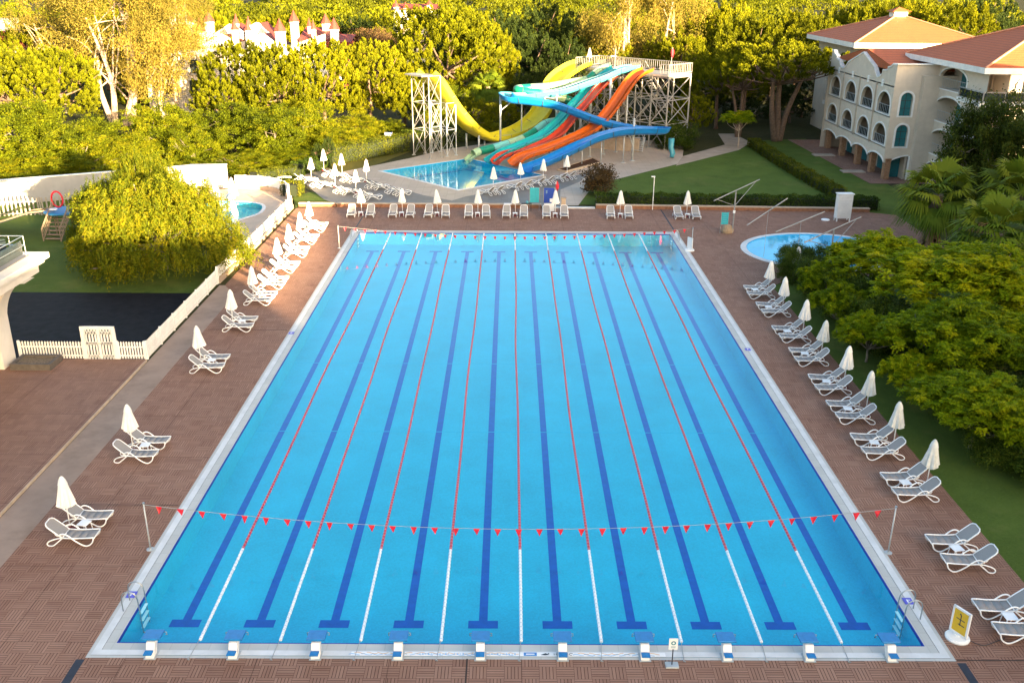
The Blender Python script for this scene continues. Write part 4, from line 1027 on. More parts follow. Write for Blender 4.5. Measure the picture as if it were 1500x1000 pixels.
# side wall facing the camera, with arched windows
def PS(x, z, d): return (x, 72.7-d, z)
w_, tr_ = MB(), MB()
arch_wall(w_, tr_, PS, [(XF, 42.1, 6.1, 9.3, (38.72, 39.92, 6.42, 8.15, 8.72)), (XF, 42.1, 3.0, 6.1, (38.72, 39.92, 3.35, 5.0, 5.55)), (XF, 42.1, 9.3, 11.42, None), (XF, 42.1, 2.55, 3.0, None)], depth=.3, trim=.2)
n = 10; pv = None
for k in range(n+1):
    x = XF+.35+(40.35-XF-.35)*k/n; z = 1.75+.65*math.sin(PI/2*k/n)
    if pv: w_.quad(PS(pv[0], pv[1], 0), PS(x, z, 0), PS(x, 2.55, 0), PS(pv[0], 2.55, 0)); tr_.quad(PS(pv[0], pv[1], .05), PS(x, z, .05), PS(x, z+.16, .05), PS(pv[0], pv[1]+.16, .05))
    pv = (x, z)
w_.quad(PS(XF, 1.75, 0), PS(XF+.35, 1.75, 0), PS(XF+.35, 2.55, 0), PS(XF, 2.55, 0)); w_.quad(PS(40.35, 0, 0), PS(42.1, 0, 0), PS(42.1, 2.55, 0), PS(40.35, 2.55, 0))
a = MB(); a.box((40.42, 72.63, 1.2), (.16, .12, 2.4)); hb(a, 'door_trim', M['white']); a = MB(); a.box((40.0, 72.65, 11.46), (4.35, .35, .12)); hb(a, 'wall_coping', M['white'])
hb(w_, 'side_wall', M['stucco']); hb(tr_, 'window_trim', M['white'])
for z in (3.35, 6.42):
    a = MB(); a.box((39.32, 73.02, z+1.15), (1.3, .06, 2.3)); s_ = hb(a, 'shuttered_window', M['teal'])
    a = MB(); a.box((39.32, 72.975, z+1.15), (.05, .03, 2.2)); a.box((39.32, 72.975, z+.75), (1.2, .03, .05)); a.box((39.32, 72.975, z+1.5), (1.2, .03, .05)); hb(a, 'window_bar', M['dark'])
a = MB(); a.box((39.35, 74.0, 1.15), (2.0, .08, 2.3)); hb(a, 'ground_door', M['teal'])
# interior of the loggias, floors, back walls
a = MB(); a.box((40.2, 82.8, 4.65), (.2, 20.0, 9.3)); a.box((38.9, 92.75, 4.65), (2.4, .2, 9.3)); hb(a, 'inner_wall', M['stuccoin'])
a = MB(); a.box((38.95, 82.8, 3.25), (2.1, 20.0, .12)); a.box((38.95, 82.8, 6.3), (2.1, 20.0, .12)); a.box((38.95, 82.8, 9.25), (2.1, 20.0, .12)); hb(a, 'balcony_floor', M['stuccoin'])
for i in range(4):
    for z in (3.3, 6.35):
        a = MB(); a.box((40.07, YC[i]+.55, z+1.05), (.06, 1.0, 2.1)); hb(a, 'balcony_door', M['teal'] if i in (0, 2) else M['glass'])
        a = MB(); y = YC[i]
        for zz in (.12, .95): a.tube([(XF+.15, y-1.75, z+zz), (XF+.15, y+1.75, z+zz)], .025, 5)
        for k in range(8): a.tube([(XF+.15, y-1.6+k*.457, z+.1), (XF+.15, y-1.6+k*.457, z+.95)], .014, 4)
        r_ = hb(a, 'balcony_railing', M['galv'])
        a = MB(); a.box((XF+.17, y, z+.53), (.012, 3.4, .74)); hb(a, 'railing_glass', M['glass'])
for i in range(3):
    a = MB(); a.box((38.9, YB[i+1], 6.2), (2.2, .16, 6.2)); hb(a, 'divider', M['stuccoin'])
for i, y in enumerate((72.95, 76.9, 81.3, 86.6, 91.8)):
    a = MB(); a.box((38.35, y, 1.0), (.55, .75, 2.1)); a.box((38.35, y, 2.08), (.62, .85, .14)); hb(a, 'stone_column', M['colbrick'])
for y in (75, 79, 84, 89):
    a = MB(); a.box((40.06, y, 1.1), (.06, 1.6, 2.2)); hb(a, 'ground_door', M['teal'])
# gabled roof of the facade wing (ridge along x)
a = MB(); e0, e1, rz_ = 10.75, 10.5, 12.3
a.quad((38.2, 72.95, e0), (52, 72.95, e0), (52, 82.6, rz_), (38.2, 82.6, rz_)); a.quad((52, 92.7, e1), (38.2, 92.7, e1), (38.2, 82.6, rz_), (52, 82.6, rz_))
a.add([(38.21, 72.95, e0), (38.21, 82.6, rz_), (38.21, 92.7, e1)], [(0, 2, 1)]); hb(a, 'tile_roof', M['tile'])
def hip(x0, x1, y0, y1, ze, zr, ridge, name, fascia=.55, over=1.2, wallz=None, base=0.0):
    """hip roof with white fascia; ridge = half length of the ridge (0 = pyramid) along y"""
    cx, cy = (x0+x1)/2, (y0+y1)/2; r = MB()
    A, B_, C_, D_ = (x0, y0, ze), (x1, y0, ze), (x1, y1, ze), (x0, y1, ze); r1, r2 = (cx, cy-ridge, zr), (cx, cy+ridge, zr)
    if ridge < .01: r.add([A, B_, C_, D_, r1], [(0, 1, 4), (1, 2, 4), (2, 3, 4), (3, 0, 4)])
    else: r.add([A, B_, C_, D_, r1, r2], [(0, 1, 4), (1, 2, 5, 4), (2, 3, 5), (3, 0, 4, 5)])
    ro = hb(r, 'tile_roof', M['tile'])
    h_ = MB()
    for p, q in ((A, r1), (B_, r1), (C_, r2), (D_, r2)): h_.tube([Vector(p)+Vector((0, 0, .03)), Vector(q)+Vector((0, 0, .03))], .11, 6)
    hb(h_, 'hip_ridge', simple('ridge_tile', (.50, .22, .13), .8, .15, 3))
    f = MB(); t_ = .06
    f.quad((x0-t_, y0-t_, ze-fascia), (x1+t_, y0-t_, ze-fascia), (x1+t_, y0-t_, ze+.02), (x0-t_, y0-t_, ze+.02)); f.quad((x1+t_, y1+t_, ze-fascia), (x0-t_, y1+t_, ze-fascia), (x0-t_, y1+t_, ze+.02), (x1+t_, y1+t_, ze+.02))
    f.quad((x0-t_, y1+t_, ze-fascia), (x0-t_, y0-t_, ze-fascia), (x0-t_, y0-t_, ze+.02), (x0-t_, y1+t_, ze+.02)); f.quad((x1+t_, y0-t_, ze-fascia), (x1+t_, y1+t_, ze-fascia), (x1+t_, y1+t_, ze+.02), (x1+t_, y0-t_, ze+.02))
    f.quad((x0-t_, y0-t_, ze-fascia), (x0-t_, y1+t_, ze-fascia), (x1+t_, y1+t_, ze-fascia), (x1+t_, y0-t_, ze-fascia))
    hb(f, 'fascia', M['white']); return ro
hip(40.6, 57.4, 93.3, 112.5, 12.15, 15.1, 0, 'back')
a = MB(); a.box((49.0, 102.9, 15.0), (1.7, 1.7, .9)); hb(a, 'cupola', M['white'])
a = MB(); q = [(47.8, 101.7, 15.45), (50.2, 101.7, 15.45), (50.2, 104.1, 15.45), (47.8, 104.1, 15.45), (49, 102.9, 16.0)]; a.add(q, [(0, 1, 4), (1, 2, 4), (2, 3, 4), (3, 0, 4), (3, 2, 1, 0)]); hb(a, 'cupola_roof', M['tile'])
a = MB(); a.box((49.2, 102.9, 5.9), (14.0, 18.0, 11.8)); hb(a, 'rear_wall', M['stucco'])
for z in (4.4, 7.4):
    a = MB(); a.box((41.2, 99.5, z), (2.2, 3.4, .45)); s_ = hb(a, 'rear_balcony', M['white'])
    a = MB()
    for k in range(9): a.tube([(40.15, 98.0+k*.38, z+.2), (40.15, 98.0+k*.38, z+1.1)], .015, 4)
    a.tube([(42, 97.9, z+1.1), (40.15, 97.9, z+1.1), (40.15, 101.1, z+1.1)], .025, 5); hb(a, 'balcony_railing', M['galv'])
# right block: loggias on the west face, sunlit south face
XL = 42.1
def PL(y, z, d): return (XL-d, y, z)
w_, tr_ = MB(), MB(); c0, c1 = 66.2, 74.4
for z0, z1, za, zs, zt_ in ((8.9, 11.7, 9.3, 10.3, 11.35), (5.8, 8.9, 6.2, 7.5, 8.6), (2.5, 5.8, 2.95, 4.4, 5.45), (0, 2.5, 0.05, 1.3, 2.3)):
    arch_wall(w_, tr_, PL, [(65.6, 72.7, z0, z1, (c0+.2, 72.3, za, zs, zt_)), (62.4, 65.6, z0, z1, None)], depth=.3, trim=.17)
hb(w_, 'loggia_wall', M['stucco']); hb(tr_, 'loggia_trim', M['white'])
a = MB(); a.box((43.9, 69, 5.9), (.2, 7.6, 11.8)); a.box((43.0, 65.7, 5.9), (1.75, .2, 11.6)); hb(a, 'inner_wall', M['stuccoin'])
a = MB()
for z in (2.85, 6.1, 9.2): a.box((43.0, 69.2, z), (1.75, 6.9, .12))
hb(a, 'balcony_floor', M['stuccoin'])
for z in (2.95, 6.2, 9.3):
    a = MB(); a.box((43.77, 70.6, z+1.05), (.06, 1.1, 2.1)); hb(a, 'balcony_door', M['teal'])
    a = MB()
    for zz in (.12, .95): a.tube([(XL+.15, 66.4, z+zz), (XL+.15, 72.3, z+zz)], .025, 5)
    for k in range(16): a.tube([(XL+.15, 66.5+k*.38, z+.1), (XL+.15, 66.5+k*.38, z+.95)], .013, 4)
    hb(a, 'balcony_railing', M['galv'])
a = MB(); a.box((50.9, 67.9, 5.85), (13.9, 11.0, 11.7)); a.box((46, 80, 5.2), (11, 16, 10.4)); hb(a, 'block_wall', M['stucco'])
for i in range(3):
    for z in (6.0, 9.05):
        x = 46.2+i*4.2
        a = MB(); a.box((x, 62.34, z+1.15), (1.9, .12, 2.3)); hb(a, 'balcony_door', M['glass'])
        a = MB(); an = [(x-1.5*math.cos(PI*k/10), 62.30, z+1.4+1.0*math.sin(PI*k/10)) for k in range(11)]
        a.tube([(x-1.5, 62.3, z)]+an+[(x+1.5, 62.3, z)], .12, 6); hb(a, 'arch_trim', M['white'])
hip(41.3, 59.5, 61.7, 79.5, 12.05, 15.4, 1.0, 'right', .5)
for z in (9.0, 5.95):
    a = MB(); a.box((44.0, 61.9, z), (6.2, 2.2, .34)); a.box((41.8, 63.8, z), (1.5, 4.0, .34)); s_ = hb(a, 'corner_balcony', M['white'])
    a = MB(); pth = [(41.15, 65.7, 0), (41.15, 60.95, 0), (47.0, 60.95, 0)]
    for zz in (.22, 1.05): a.tube([(x, y, z+zz) for x, y, _ in pth], .04 if zz > 1 else .025, 6)
    for x, y in ((41.15, 65.7), (41.15, 63.3), (41.15, 60.95), (43.1, 60.95), (45.05, 60.95), (47.0, 60.95)): a.tube([(x, y, z+.1), (x, y, z+1.05)], .035, 5)
    hb(a, 'balcony_railing', M['whitesteel'])
    a = MB(); a.box((41.17, 63.3, z+.62), (.012, 4.6, .7)); a.box((44.1, 60.97, z+.62), (5.7, .012, .7)); hb(a, 'railing_glass', M['glass'])
for q, l in (((1182.5, 228.5), 'farther'), ((1227, 252), 'nearer')):
    pass
for q, l in (((1206, 228), 'farther'), ((1249, 252), 'nearer')):
    p = ground(*q); a = MB(); a.box((0, 0, .06), (2.4, 1.3, .12)); o = a.build('stone_slab', M['beige2'], bevel=.02); o.location = (p.x, p.y, 0); tag(o, f'pale rectangular slab on the hotel lawn, {l} of two', 'slab', 'slabs on the hotel lawn')

# unseen hotel wings beside and behind the camera, sized to throw the morning shade
def wing(x0, x1, y0, y1, ze, zr, label, flat=False):
    t = thing('hotel_shade_wing', label, 'building', ((x0+x1)/2, (y0+y1)/2, 0)); X, Y = (x1-x0)/2, (y1-y0)/2
    a = MB(); a.box((0, 0, ze/2-.1), (2*X-2, 2*Y-2, ze-.2)); a.build('wall', M['stucco'], t)
    if flat: a = MB(); a.box((0, 0, ze+.05), (2*X, 2*Y, .5)); a.build('flat_roof', M['render'], t)
    r = MB() if not flat else None
    if r: r.add([(-X, -Y, ze), (X, -Y, ze), (X, Y, ze), (-X, Y, ze), (0, -Y+X, zr), (0, Y-X, zr)], [(0, 1, 4), (1, 2, 5, 4), (2, 3, 5), (3, 0, 4, 5), (3, 2, 1, 0)]); r.build('tile_roof', M['tile'], t)
    for k in range(int(Y/2.2)):
        for z in range(int(ze//3)):
            if z >= 4: break
            a = MB(); a.box((-X+.98, -Y+2.8+k*4.4, 1.6+3*z), (.06, 1.5, 1.9)); a.build('window', M['glass'], t)
wing(45, 59, -82, -40, 14.4, 17.3, 'unseen hip roofed hotel wing sized to cast shade behind the right side of the camera')
wing(45, 59, -47, 42.5, 15.4, 18.4, 'long unseen hip roofed hotel wing sized to cast shade beside the side lawn')
wing(38, 60, -130, -79, 23.0, 23.6, 'taller unseen hotel block sized to cast shade behind the camera', True)
# ================================================================ WATER SLIDES
def frames(path):
    fr = []
    for i, p in enumerate(path):
        T = (path[min(i+1, len(path)-1)]-path[max(i-1, 0)]).normalized()
        A = Vector((T.y, -T.x, 0)); A = A.normalized() if A.length > 1e-5 else Vector((1, 0, 0))
        U = A.cross(T).normalized(); fr.append((p, A, U if U.z > 0 else -U))
    return fr
def section(w, d, p=0.8, t=.05, n=12):
    o, i_ = [], []
    for k in range(n+1):
        a = PI*k/n; c, s = math.cos(a), math.sin(a)
        o.append((-w/2*c, d*(1-abs(s)**p)))
        i_.append((-(w/2-t)*c, t+(d-t)*(1-abs(s)**p)))
    return [(-w/2-.07, d), (-w/2-.07, d-.06)]+o[1:-1]+[(w/2+.07, d-.06), (w/2+.07, d)]+list(reversed(i_))
def circle(r, n=14): return [(r*math.cos(2*PI*k/n), r+r*math.sin(2*PI*k/n)) for k in range(n)]
def sweep(mb, path, sec, mi=0):
    fr = frames(path); n = len(sec); vs = []
    for i, (p, A, U) in enumerate(fr):
        for (x, y) in sec: vs.append(p+A*x+U*y)
    k = len(fr); fs = [(i*n+j, (i+1)*n+j, (i+1)*n+(j+1) % n, i*n+(j+1) % n) for i in range(k-1) for j in range(n)]
    mb.add(vs, fs, mi)
def seams(mb, path, w, d, every, t=.03):
    """flange rings where the fibreglass sections are bolted together"""
    acc = 0
    for i in range(1, len(path)-1):
        acc += (path[i]-path[i-1]).length
        if acc > every:
            acc = 0; T = (path[i+1]-path[i-1]).normalized(); p = path[i]
            sweep(mb, [p-T*.035, p+T*.035], [(x*1.03, y*1.03-.03 if y < d*.9 else y) for x, y in section(w+.10, d, .8, .03)], 1)
def supports(root, path, xs, r=.10, drop=.1, mat='galv'):
    for f in xs:
        p = path[int(f*(len(path)-1))]
        if p.z < .5: continue
        a = MB(); a.tube([(p.x, p.y, p.z-drop), (p.x, p.y, 0)], r, 8); a.lathe([(.26, 0), (.26, .05), (.1, .08)], 10, (p.x, p.y, 0)); a.build('support_post', M[mat], root, True)
PE0 = Vector((17.75, 90.0, 0)); PED = Vector((-.70, .72, 0)).normalized(); PEN = Vector((.72, .70, 0)).normalized()
DECKZ = 8.65
def zq(x, y): return (720+x/5.264, 70+y/5.264)
def straight(top, ex, ez, marks, topz=None):
    E = ground(*ex, ez); T = on_plane(*top, PE0, PEN); d_ = (T-E); d_.z = 0; nrm = Vector((d_.y, -d_.x, 0)).normalized()
    pts = [T]+[on_plane(*q, E, nrm) for q in marks]+[E]
    if topz: pts[0].z = topz
    return pts
def slide_thing(name, label): return thing(name, label, 'water slide')
# teal multi-lane slide
P_ = straight((903, 99), (717, 240), .35, [zq(800, 290), zq(700, 400), zq(600, 500), zq(520, 590), zq(400, 690), zq(250, 760), zq(100, 822)])
P_[0].z = DECKZ+.1
teal_path = spline(P_, 8)
t = slide_thing('water_slide', 'wide teal straight slide dropping between the green tube and the red slide')
a = MB(); sweep(a, teal_path, section(1.45, .50, .5)); seams(a, teal_path, 1.45, .60, 3.0); a.build('channel', [M['s_teal'], M['seam']], t, False)
a = MB()
for i in range(1): sweep(a, teal_path, [(-.05, .03), (.05, .03), (.05, .26), (-.05, .26)])
a.build('lane_divider', M['s_teal'], t)
supports(t, teal_path, (.28, .45, .58, .70, .80), .09)
# red slide
P_ = straight((916, 101), (727, 242), .35, [zq(880, 290), zq(740, 440), zq(620, 580), zq(520, 690), zq(400, 762), zq(250, 812), zq(100, 852)])
P_[0].z = DECKZ+.1; red_path = spline(P_, 8)
t = slide_thing('water_slide', 'narrow red straight slide between the teal and the orange slides')
a = MB(); sweep(a, red_path, section(1.25, .6, .6)); seams(a, red_path, 1.25, .6, 2.6); a.build('channel', [M['s_red'], M['seam']], t)
supports(t, red_path, (.30, .45, .58, .70, .82), .07)
# orange slide
P_ = straight((950, 101), (754, 244), .4, [zq(1130, 230), zq(1060, 310), zq(1000, 400), zq(920, 510), zq(820, 620), zq(700, 690), zq(560, 752), zq(400, 812), zq(250, 862)])
P_[0].z = DECKZ+.1; or_path = spline(P_, 8)
t = slide_thing('water_slide', 'orange straight slide falling steeply from the right of the platform')
a = MB(); sweep(a, or_path, section(1.7, .62, .5)); seams(a, or_path, 1.7, .62, 3.0); a.build('channel', [M['s_orange'], M['seam']], t)
a = MB(); sweep(a, or_path, [(-.04, .03), (.04, .03), (.04, .22), (-.04, .22)]); a.build('lane_divider', M['s_orange'], t)
supports(t, or_path, (.22, .34, .46, .56, .66, .76, .86), .08)
# serpentine: pale blue upper run, blue lower runs
T0 = on_plane(931, 99, PE0, PEN); T0.z = DECKZ+.1
up = [T0]+[on_y(*zq(x, y), Y) for x, y, Y in ((1010, 200, 91.8), (900, 250, 91.5), (700, 320, 91.0), (550, 368, 90.5), (400, 392, 90.2), (250, 408, 90.0))]
up = [Vector(p) for p in up]
turn1 = [on_y(*zq(150, 400), 89.3), on_y(*zq(108, 400), 88.3), on_y(*zq(150, 428), 87.2), on_y(*zq(260, 440), 86.6)]
low = [on_y(*zq(x, y), Y) for x, y, Y in ((350, 452, 86.3), (500, 480, 86.0), (650, 535, 85.7), (800, 590, 85.4), (950, 630, 85.1), (1100, 660, 84.8), (1230, 668, 84.4))]
turn2 = [on_y(*zq(1300, 668), 83.8), on_y(*zq(1322, 668), 82.9), on_y(*zq(1270, 672), 82.1)]
ret = [on_y(*zq(x, y), Y) for x, y, Y in ((1130, 672, 81.6), (1000, 680, 81.2), (850, 718, 80.6), (700, 782, 79.8))]
E = ground(773, 254, .35)
ret += [ret[-1].lerp(E, .35)+Vector((0, 0, -.10)), ret[-1].lerp(E, .72)+Vector((0, 0, -.12)), E]
t = slide_thing('water_slide', 'long serpentine slide, pale blue above and deep blue below, with two hairpin bends')
full = spline(up+turn1+low+turn2+ret, 6); n1 = (len(up)+1)*6; n2 = n1+(len(turn1)+len(low)-1)*6
a = MB(); sweep(a, full[:n1+1], section(1.45, .80, .8)); seams(a, full[:n1+1], 1.45, .80, 2.4); a.build('upper_channel', [M['s_sky'], M['seam']], t)
a = MB(); sweep(a, full[n1:n2+1], section(1.55, .80, .8)); seams(a, full[n1:n2+1], 1.55, .80, 2.4); a.build('middle_channel', [M['s_blue'], M['seam']], t)
a = MB(); sweep(a, full[n2:], section(1.55, .80, .8)); seams(a, full[n2:], 1.55, .80, 2.4); a.build('lower_channel', [M['s_blue'], M['seam']], t)
def hpost(bx, by, h, arms, r=.13):
    a = MB(); a.tube([(bx, by, 0), (bx, by, h)], r, 10); a.lathe([(.32, 0), (.32, .06), (.14, .1)], 12, (bx, by, 0)); a.lathe([(r+.02, h-.05), (r+.03, h), (.05, h+.12)], 10, (bx, by, 0)); po = a.build('support_post', M['galv'], t, True)
    for (x, y, z) in arms:
        a = MB(); a.tube([(bx, by, z-.05), (x, y, z)], .09, 6); a.tube([(bx, by, z-1.3), (bx+(x-bx)*.8, by+(y-by)*.8, z-.08)], .07, 6); a.build('bracket_arm', M['galv'], po)
q1 = full[6*len(up)+6]; q0 = up[-2]
hpost(-1.58, 89.4, q1.z+.4, [(q1.x+1.2, q1.y+.2, q1.z-.12)])
s1 = up[4]; hpost(5.0, 88.7, s1.z+.2, [(3.2, 90.2, s1.z-.15), (4.8, 86.2, low[1].z-.1)])
s2 = up[2]; hpost(s2.x+.2, s2.y-1.0, s2.z+.1, [(s2.x, s2.y, s2.z-.1)])
s3 = low[5]; hpost(13.38, 82.5, 4.6, [(s3.x, s3.y, s3.z-.1), (12.8, 81.7, ret[1].z-.1)])
supports(t, ret and spline(ret, 6), (.15, .35, .52, .68), .06)
# green tube slide in coloured sections
G0 = on_plane(896, 94, PE0, PEN); G0.z = DECKZ
gt = [G0]+[Vector(on_y(*zq(x, y), Y)) for x, y, Y in ((860, 165, 96.2), (800, 205, 95.6), (740, 248, 95.0), (600, 275, 94.3), (450, 302, 93.8), (300, 312, 93.4), (225, 318, 92.8))]
gt += [on_y(*zq(195, 325), 91.9), on_y(*zq(240, 338), 91.2), on_y(*zq(420, 360), 91.3), on_y(*zq(560, 395), 91.8), on_y(*zq(640, 440), 91.6), on_y(*zq(620, 500), 90.8), on_y(*zq(540, 560), 89.8)]
def zr_(x, y): return (700+x/7.5, 170+y/7.5)
EG = ground(702.5, 234, .15)
A2 = on_y(*zr_(815, 125), 88.9); dG = EG-A2; dG.z = 0; nG = Vector((dG.y, -dG.x, 0)).normalized()
gt += [A2]+[on_plane(*zr_(x, y), EG, nG) for x, y in ((700, 205), (560, 290), (390, 352), (220, 400), (80, 435))]+[EG]
kA = len(gt)-7; gt = [Vector(p)-Vector((0, 0, .45)) if 0 < i < kA else (Vector(p)+Vector((-.62, .62, -.12 if i < len(gt)-1 else .05)) if i >= kA else Vector(p)) for i, p in enumerate(gt)]
gp_ = spline(gt, 6)
t = slide_thing('tube_slide', 'green tube slide in dark, pale and aqua sections curling behind the pale blue run')
cols = {0: 's_pale', 1: 's_pale', 2: 's_green', 3: 's_pale', 4: 's_pale', 5: 's_pale', 6: 's_green', 7: 's_pale', 8: 's_green', 9: 's_green', 10: 's_pale', 11: 's_green', 12: 's_aqua', 13: 's_green', 14: 's_aqua', 15: 's_aqua', 16: 's_green', 17: 's_pale', 18: 's_aqua', 19: 's_green', 20: 's_pale'}
nseg = (len(gp_)-1)//6
for k in range(nseg):
    a = MB(); pth = gp_[k*6:k*6+7]; sweep(a, pth, circle(.48))
    T_ = (pth[1]-pth[0]).normalized(); sweep(a, [pth[0]-T_*.03, pth[0]+T_*.04], [(x*1.06, (y-.47)*1.06+.47) for x, y in circle(.47)], 1)
    a.build('tube_section', [M[cols.get(k, 's_pale')], M['seam']], t, True)
# open lip at the tube mouth
a = MB(); d_ = (gp_[-1]-gp_[-3]).normalized(); sweep(a, [gp_[-1], gp_[-1]+d_*.9+Vector((0, 0, -.2))], section(.95, .55, .8)); a.build('mouth', M['s_pale'], t)
supports(t, gp_, (.12, .22, .33, .78, .86), .09)
# yellow boomerang slide
Y0 = Vector((8.0, 99.6, 0)); Y1 = Vector((-10.6, 84.0, 0)); dY = Y1-Y0; nY = Vector((dY.y, -dY.x, 0)).normalized()
def zy(x, y): return (560+x/3.3333, 60+y/3.3333)
yp = [on_plane(*zy(x, y), Y0, nY) for x, y in ((985, 128), (930, 150), (860, 205), (820, 290), (775, 375), (700, 440), (600, 482), (520, 490), (430, 448), (350, 368), (290, 285), (240, 210), (200, 172))]
ypath = spline(yp, 8)
t = slide_thing('boomerang_slide', 'broad yellow half pipe slide swinging down and up to the lattice tower')
a = MB(); sweep(a, ypath, section(3.2, .85, .35)); seams(a, ypath, 3.2, .85, 2.6); a.build('channel', [M['s_yellow'], M['seam']], t)
a = MB(); q = yp[-1]; a.build('top_bar', M['whitesteel'], t) if False else None
for i, f in enumerate((.40, .46, .58, .66)):
    p = ypath[int(f*(len(ypath)-1))]
    for s in (-1.2, 1.2):
        n_ = nY*s; b_ = MB(); b_.tube([(p.x+n_.x, p.y+n_.y, max(.4, p.z-.05)), (p.x+n_.x, p.y+n_.y, 0)], .11, 8); b_.build('support_post', M['galv'], t, True)
# lattice towers
def lattice(t, c, ux, uy, wx, wy, h, step, r=.042, mat='whitesteel', caps=True):
    ux = Vector((*ux, 0)).normalized(); uy = Vector((*uy, 0)).normalized(); c = Vector((*c, 0))
    cr = [c+ux*(a*wx/2)+uy*(b*wy/2) for a, b in ((-1, -1), (1, -1), (1, 1), (-1, 1))]
    for p in cr:
        a = MB(); a.tube([p, p+Vector((0, 0, h))], r*1.5, 6); a.box((p.x, p.y, .03), (.4, .4, .06)); a.build('leg', M[mat], t)
    a = MB(); n = max(1, round(h/step))
    for i in range(4):
        p, q = cr[i], cr[(i+1) % 4]
        for k in range(n):
            z0, z1 = Vector((0, 0, h*k/n)), Vector((0, 0, h*(k+1)/n))
            a.tube([p+z1, q+z1], r*.9, 5); a.tube([p+z0, q+z1], r*.6, 5); a.tube([q+z0, p+z1], r*.6, 5)
    a.build('bracing', M[mat], t)
dYn = dY.normalized()
zt_ = on_plane(615, 113, Y0, nY).z
t = thing('lattice_tower', 'tall white lattice tower holding the left end of the yellow slide', 'tower', (0, 0, 0))
c_ = yp[-1]; lattice(t, (c_.x+.25, c_.y+.2), (dYn.x, dYn.y), (nY.x, nY.y), 1.6, 3.3, c_.z+.1, 2.9)
a = MB(); p = Vector((c_.x, c_.y, c_.z+.15)); a.box(p+dYn*.6, (1.5, 3.3, .14), math.atan2(dYn.y, dYn.x)); a.build('top_deck', M['whitesteel'], t)
t = thing('lattice_tower', 'lower grey lattice tower under the yellow slide beside the tall one', 'tower', (0, 0, 0))
i_ = int(.825*(len(ypath)-1)); c2 = ypath[i_]; lattice(t, (c2.x, c2.y), (dYn.x, dYn.y), (nY.x, nY.y), 1.3, 3.0, c2.z-.05, 2.4, .04, 'galv')
# platform
t = thing('slide_platform', 'tall white steel platform with pale railings where all the slides start', 'platform', (0, 0, 0))
uD = Vector((.72, .70, 0)).normalized(); Lp = 14.6; Dp = 4.6; rzP = math.atan2(PED.y, PED.x)
cen = PE0+PED*(Lp/2-.4)+uD*(Dp/2)
a = MB(); a.box((cen.x, cen.y, DECKZ-.12), (Lp, Dp, .22), rzP); a.build('deck', M['whitesteel'], t)
bays = 6
for i in range(bays+1):
    for j in (0, 1):
        p = PE0+PED*(-.4+Lp*i/bays)+uD*(.15+j*(Dp-.3)); a = MB(); a.tube([(p.x, p.y, 0), (p.x, p.y, DECKZ-.2)], .095, 8); a.box((p.x, p.y, .04), (.5, .5, .08)); a.build('column', M['whitesteel'], t)
a = MB()
def node(i, j, z): p = PE0+PED*(-.4+Lp*i/bays)+uD*(.15+j*(Dp-.3)); return Vector((p.x, p.y, z))
lv = [0.2, 2.9, 5.7, DECKZ-.35]
for j in (0, 1):
    for i in range(bays):
        for k in range(3):
            a.tube([node(i, j, lv[k+1]), node(i+1, j, lv[k+1])], .07, 5)
            if (i+k+j) % 2 == 0 or j == 0: a.tube([node(i, j, lv[k]), node(i+1, j, lv[k+1])], .05, 5); a.tube([node(i+1, j, lv[k]), node(i, j, lv[k+1])], .05, 5)
for i in range(bays+1):
    for k in range(3):
        a.tube([node(i, 0, lv[k+1]), node(i, 1, lv[k+1])], .07, 5)
        if i in (0, bays) or k == 1: a.tube([node(i, 0, lv[k]), node(i, 1, lv[k+1])], .05, 5); a.tube([node(i, 1, lv[k]), node(i, 0, lv[k+1])], .05, 5)
a.build('bracing', M['whitesteel'], t)
def rail_run(p, q, nm='railing', h=1.15):
    a = MB(); d_ = q-p; n = max(2, int(d_.length/.32)); z0 = Vector((0, 0, DECKZ))
    for zz in (.12, h): a.tube([p+z0+Vector((0, 0, zz)), q+z0+Vector((0, 0, zz))], .04, 5)
    for i in range(n+1):
        c_ = p+d_*(i/n)+z0; a.box((c_.x, c_.y, c_.z+.12+(h-.12)/2), (.06, .03, h-.12), math.atan2(d_.y, d_.x))
    a.build(nm, M['whitesteel'], t)
A_ = PE0+PED*-.4; B_ = PE0+PED*(Lp-.4); rail_run(A_+uD*.05, A_+uD*Dp); rail_run(A_+uD*Dp, B_+uD*Dp); rail_run(B_+uD*Dp, B_+uD*.05)
rail_run(A_, PE0+PED*.8); rail_run(PE0+PED*3.9, PE0+PED*5.2); rail_run(PE0+PED*6.2, PE0+PED*7.4); rail_run(PE0+PED*9.4, PE0+PED*10.4)
# stair tower behind
st0 = A_+uD*(Dp+.2)
a = MB()
for k in range(30):
    f = k/30; p = st0+PED*(1.2+7*f)+uD*.6; a.box((p.x, p.y, .15+8.4*f), (.34, 1.2, .06), rzP)
a.build('stair', M['whitesteel'], t)
a = MB()
for s in (.05, 1.15): a.tube([(st0+PED*1.0+uD*s)+Vector((0, 0, .1)), (st0+PED*8.2+uD*s)+Vector((0, 0, 8.5))], .07, 5); a.tube([(st0+PED*1.0+uD*s)+Vector((0, 0, 1.1)), (st0+PED*8.2+uD*s)+Vector((0, 0, 9.5))], .04, 5)
a.build('handrail', M['whitesteel'], t)
t = thing('red_flag', 'small red flag on a thin pole at the right corner of the slide platform', 'flag', (A_.x+.3, A_.y+.3, DECKZ))
a = MB(); a.tube([(0, 0, 0), (0, 0, 3.1)], .03, 6); a.build('pole', M['whitesteel'], t)
a = MB(); a.lathe([(.02, 3.05), (.15, 2.7), (.12, 2.2), (.02, 1.9)], 8, (.06, 0, 0), pleat=2, amp=.3); a.build('cloth', M['red'], t)
t = thing('lamp_pole', 'thin white pole with a cross piece rising behind the slide platform', 'pole', (12.6, 98.0, DECKZ))
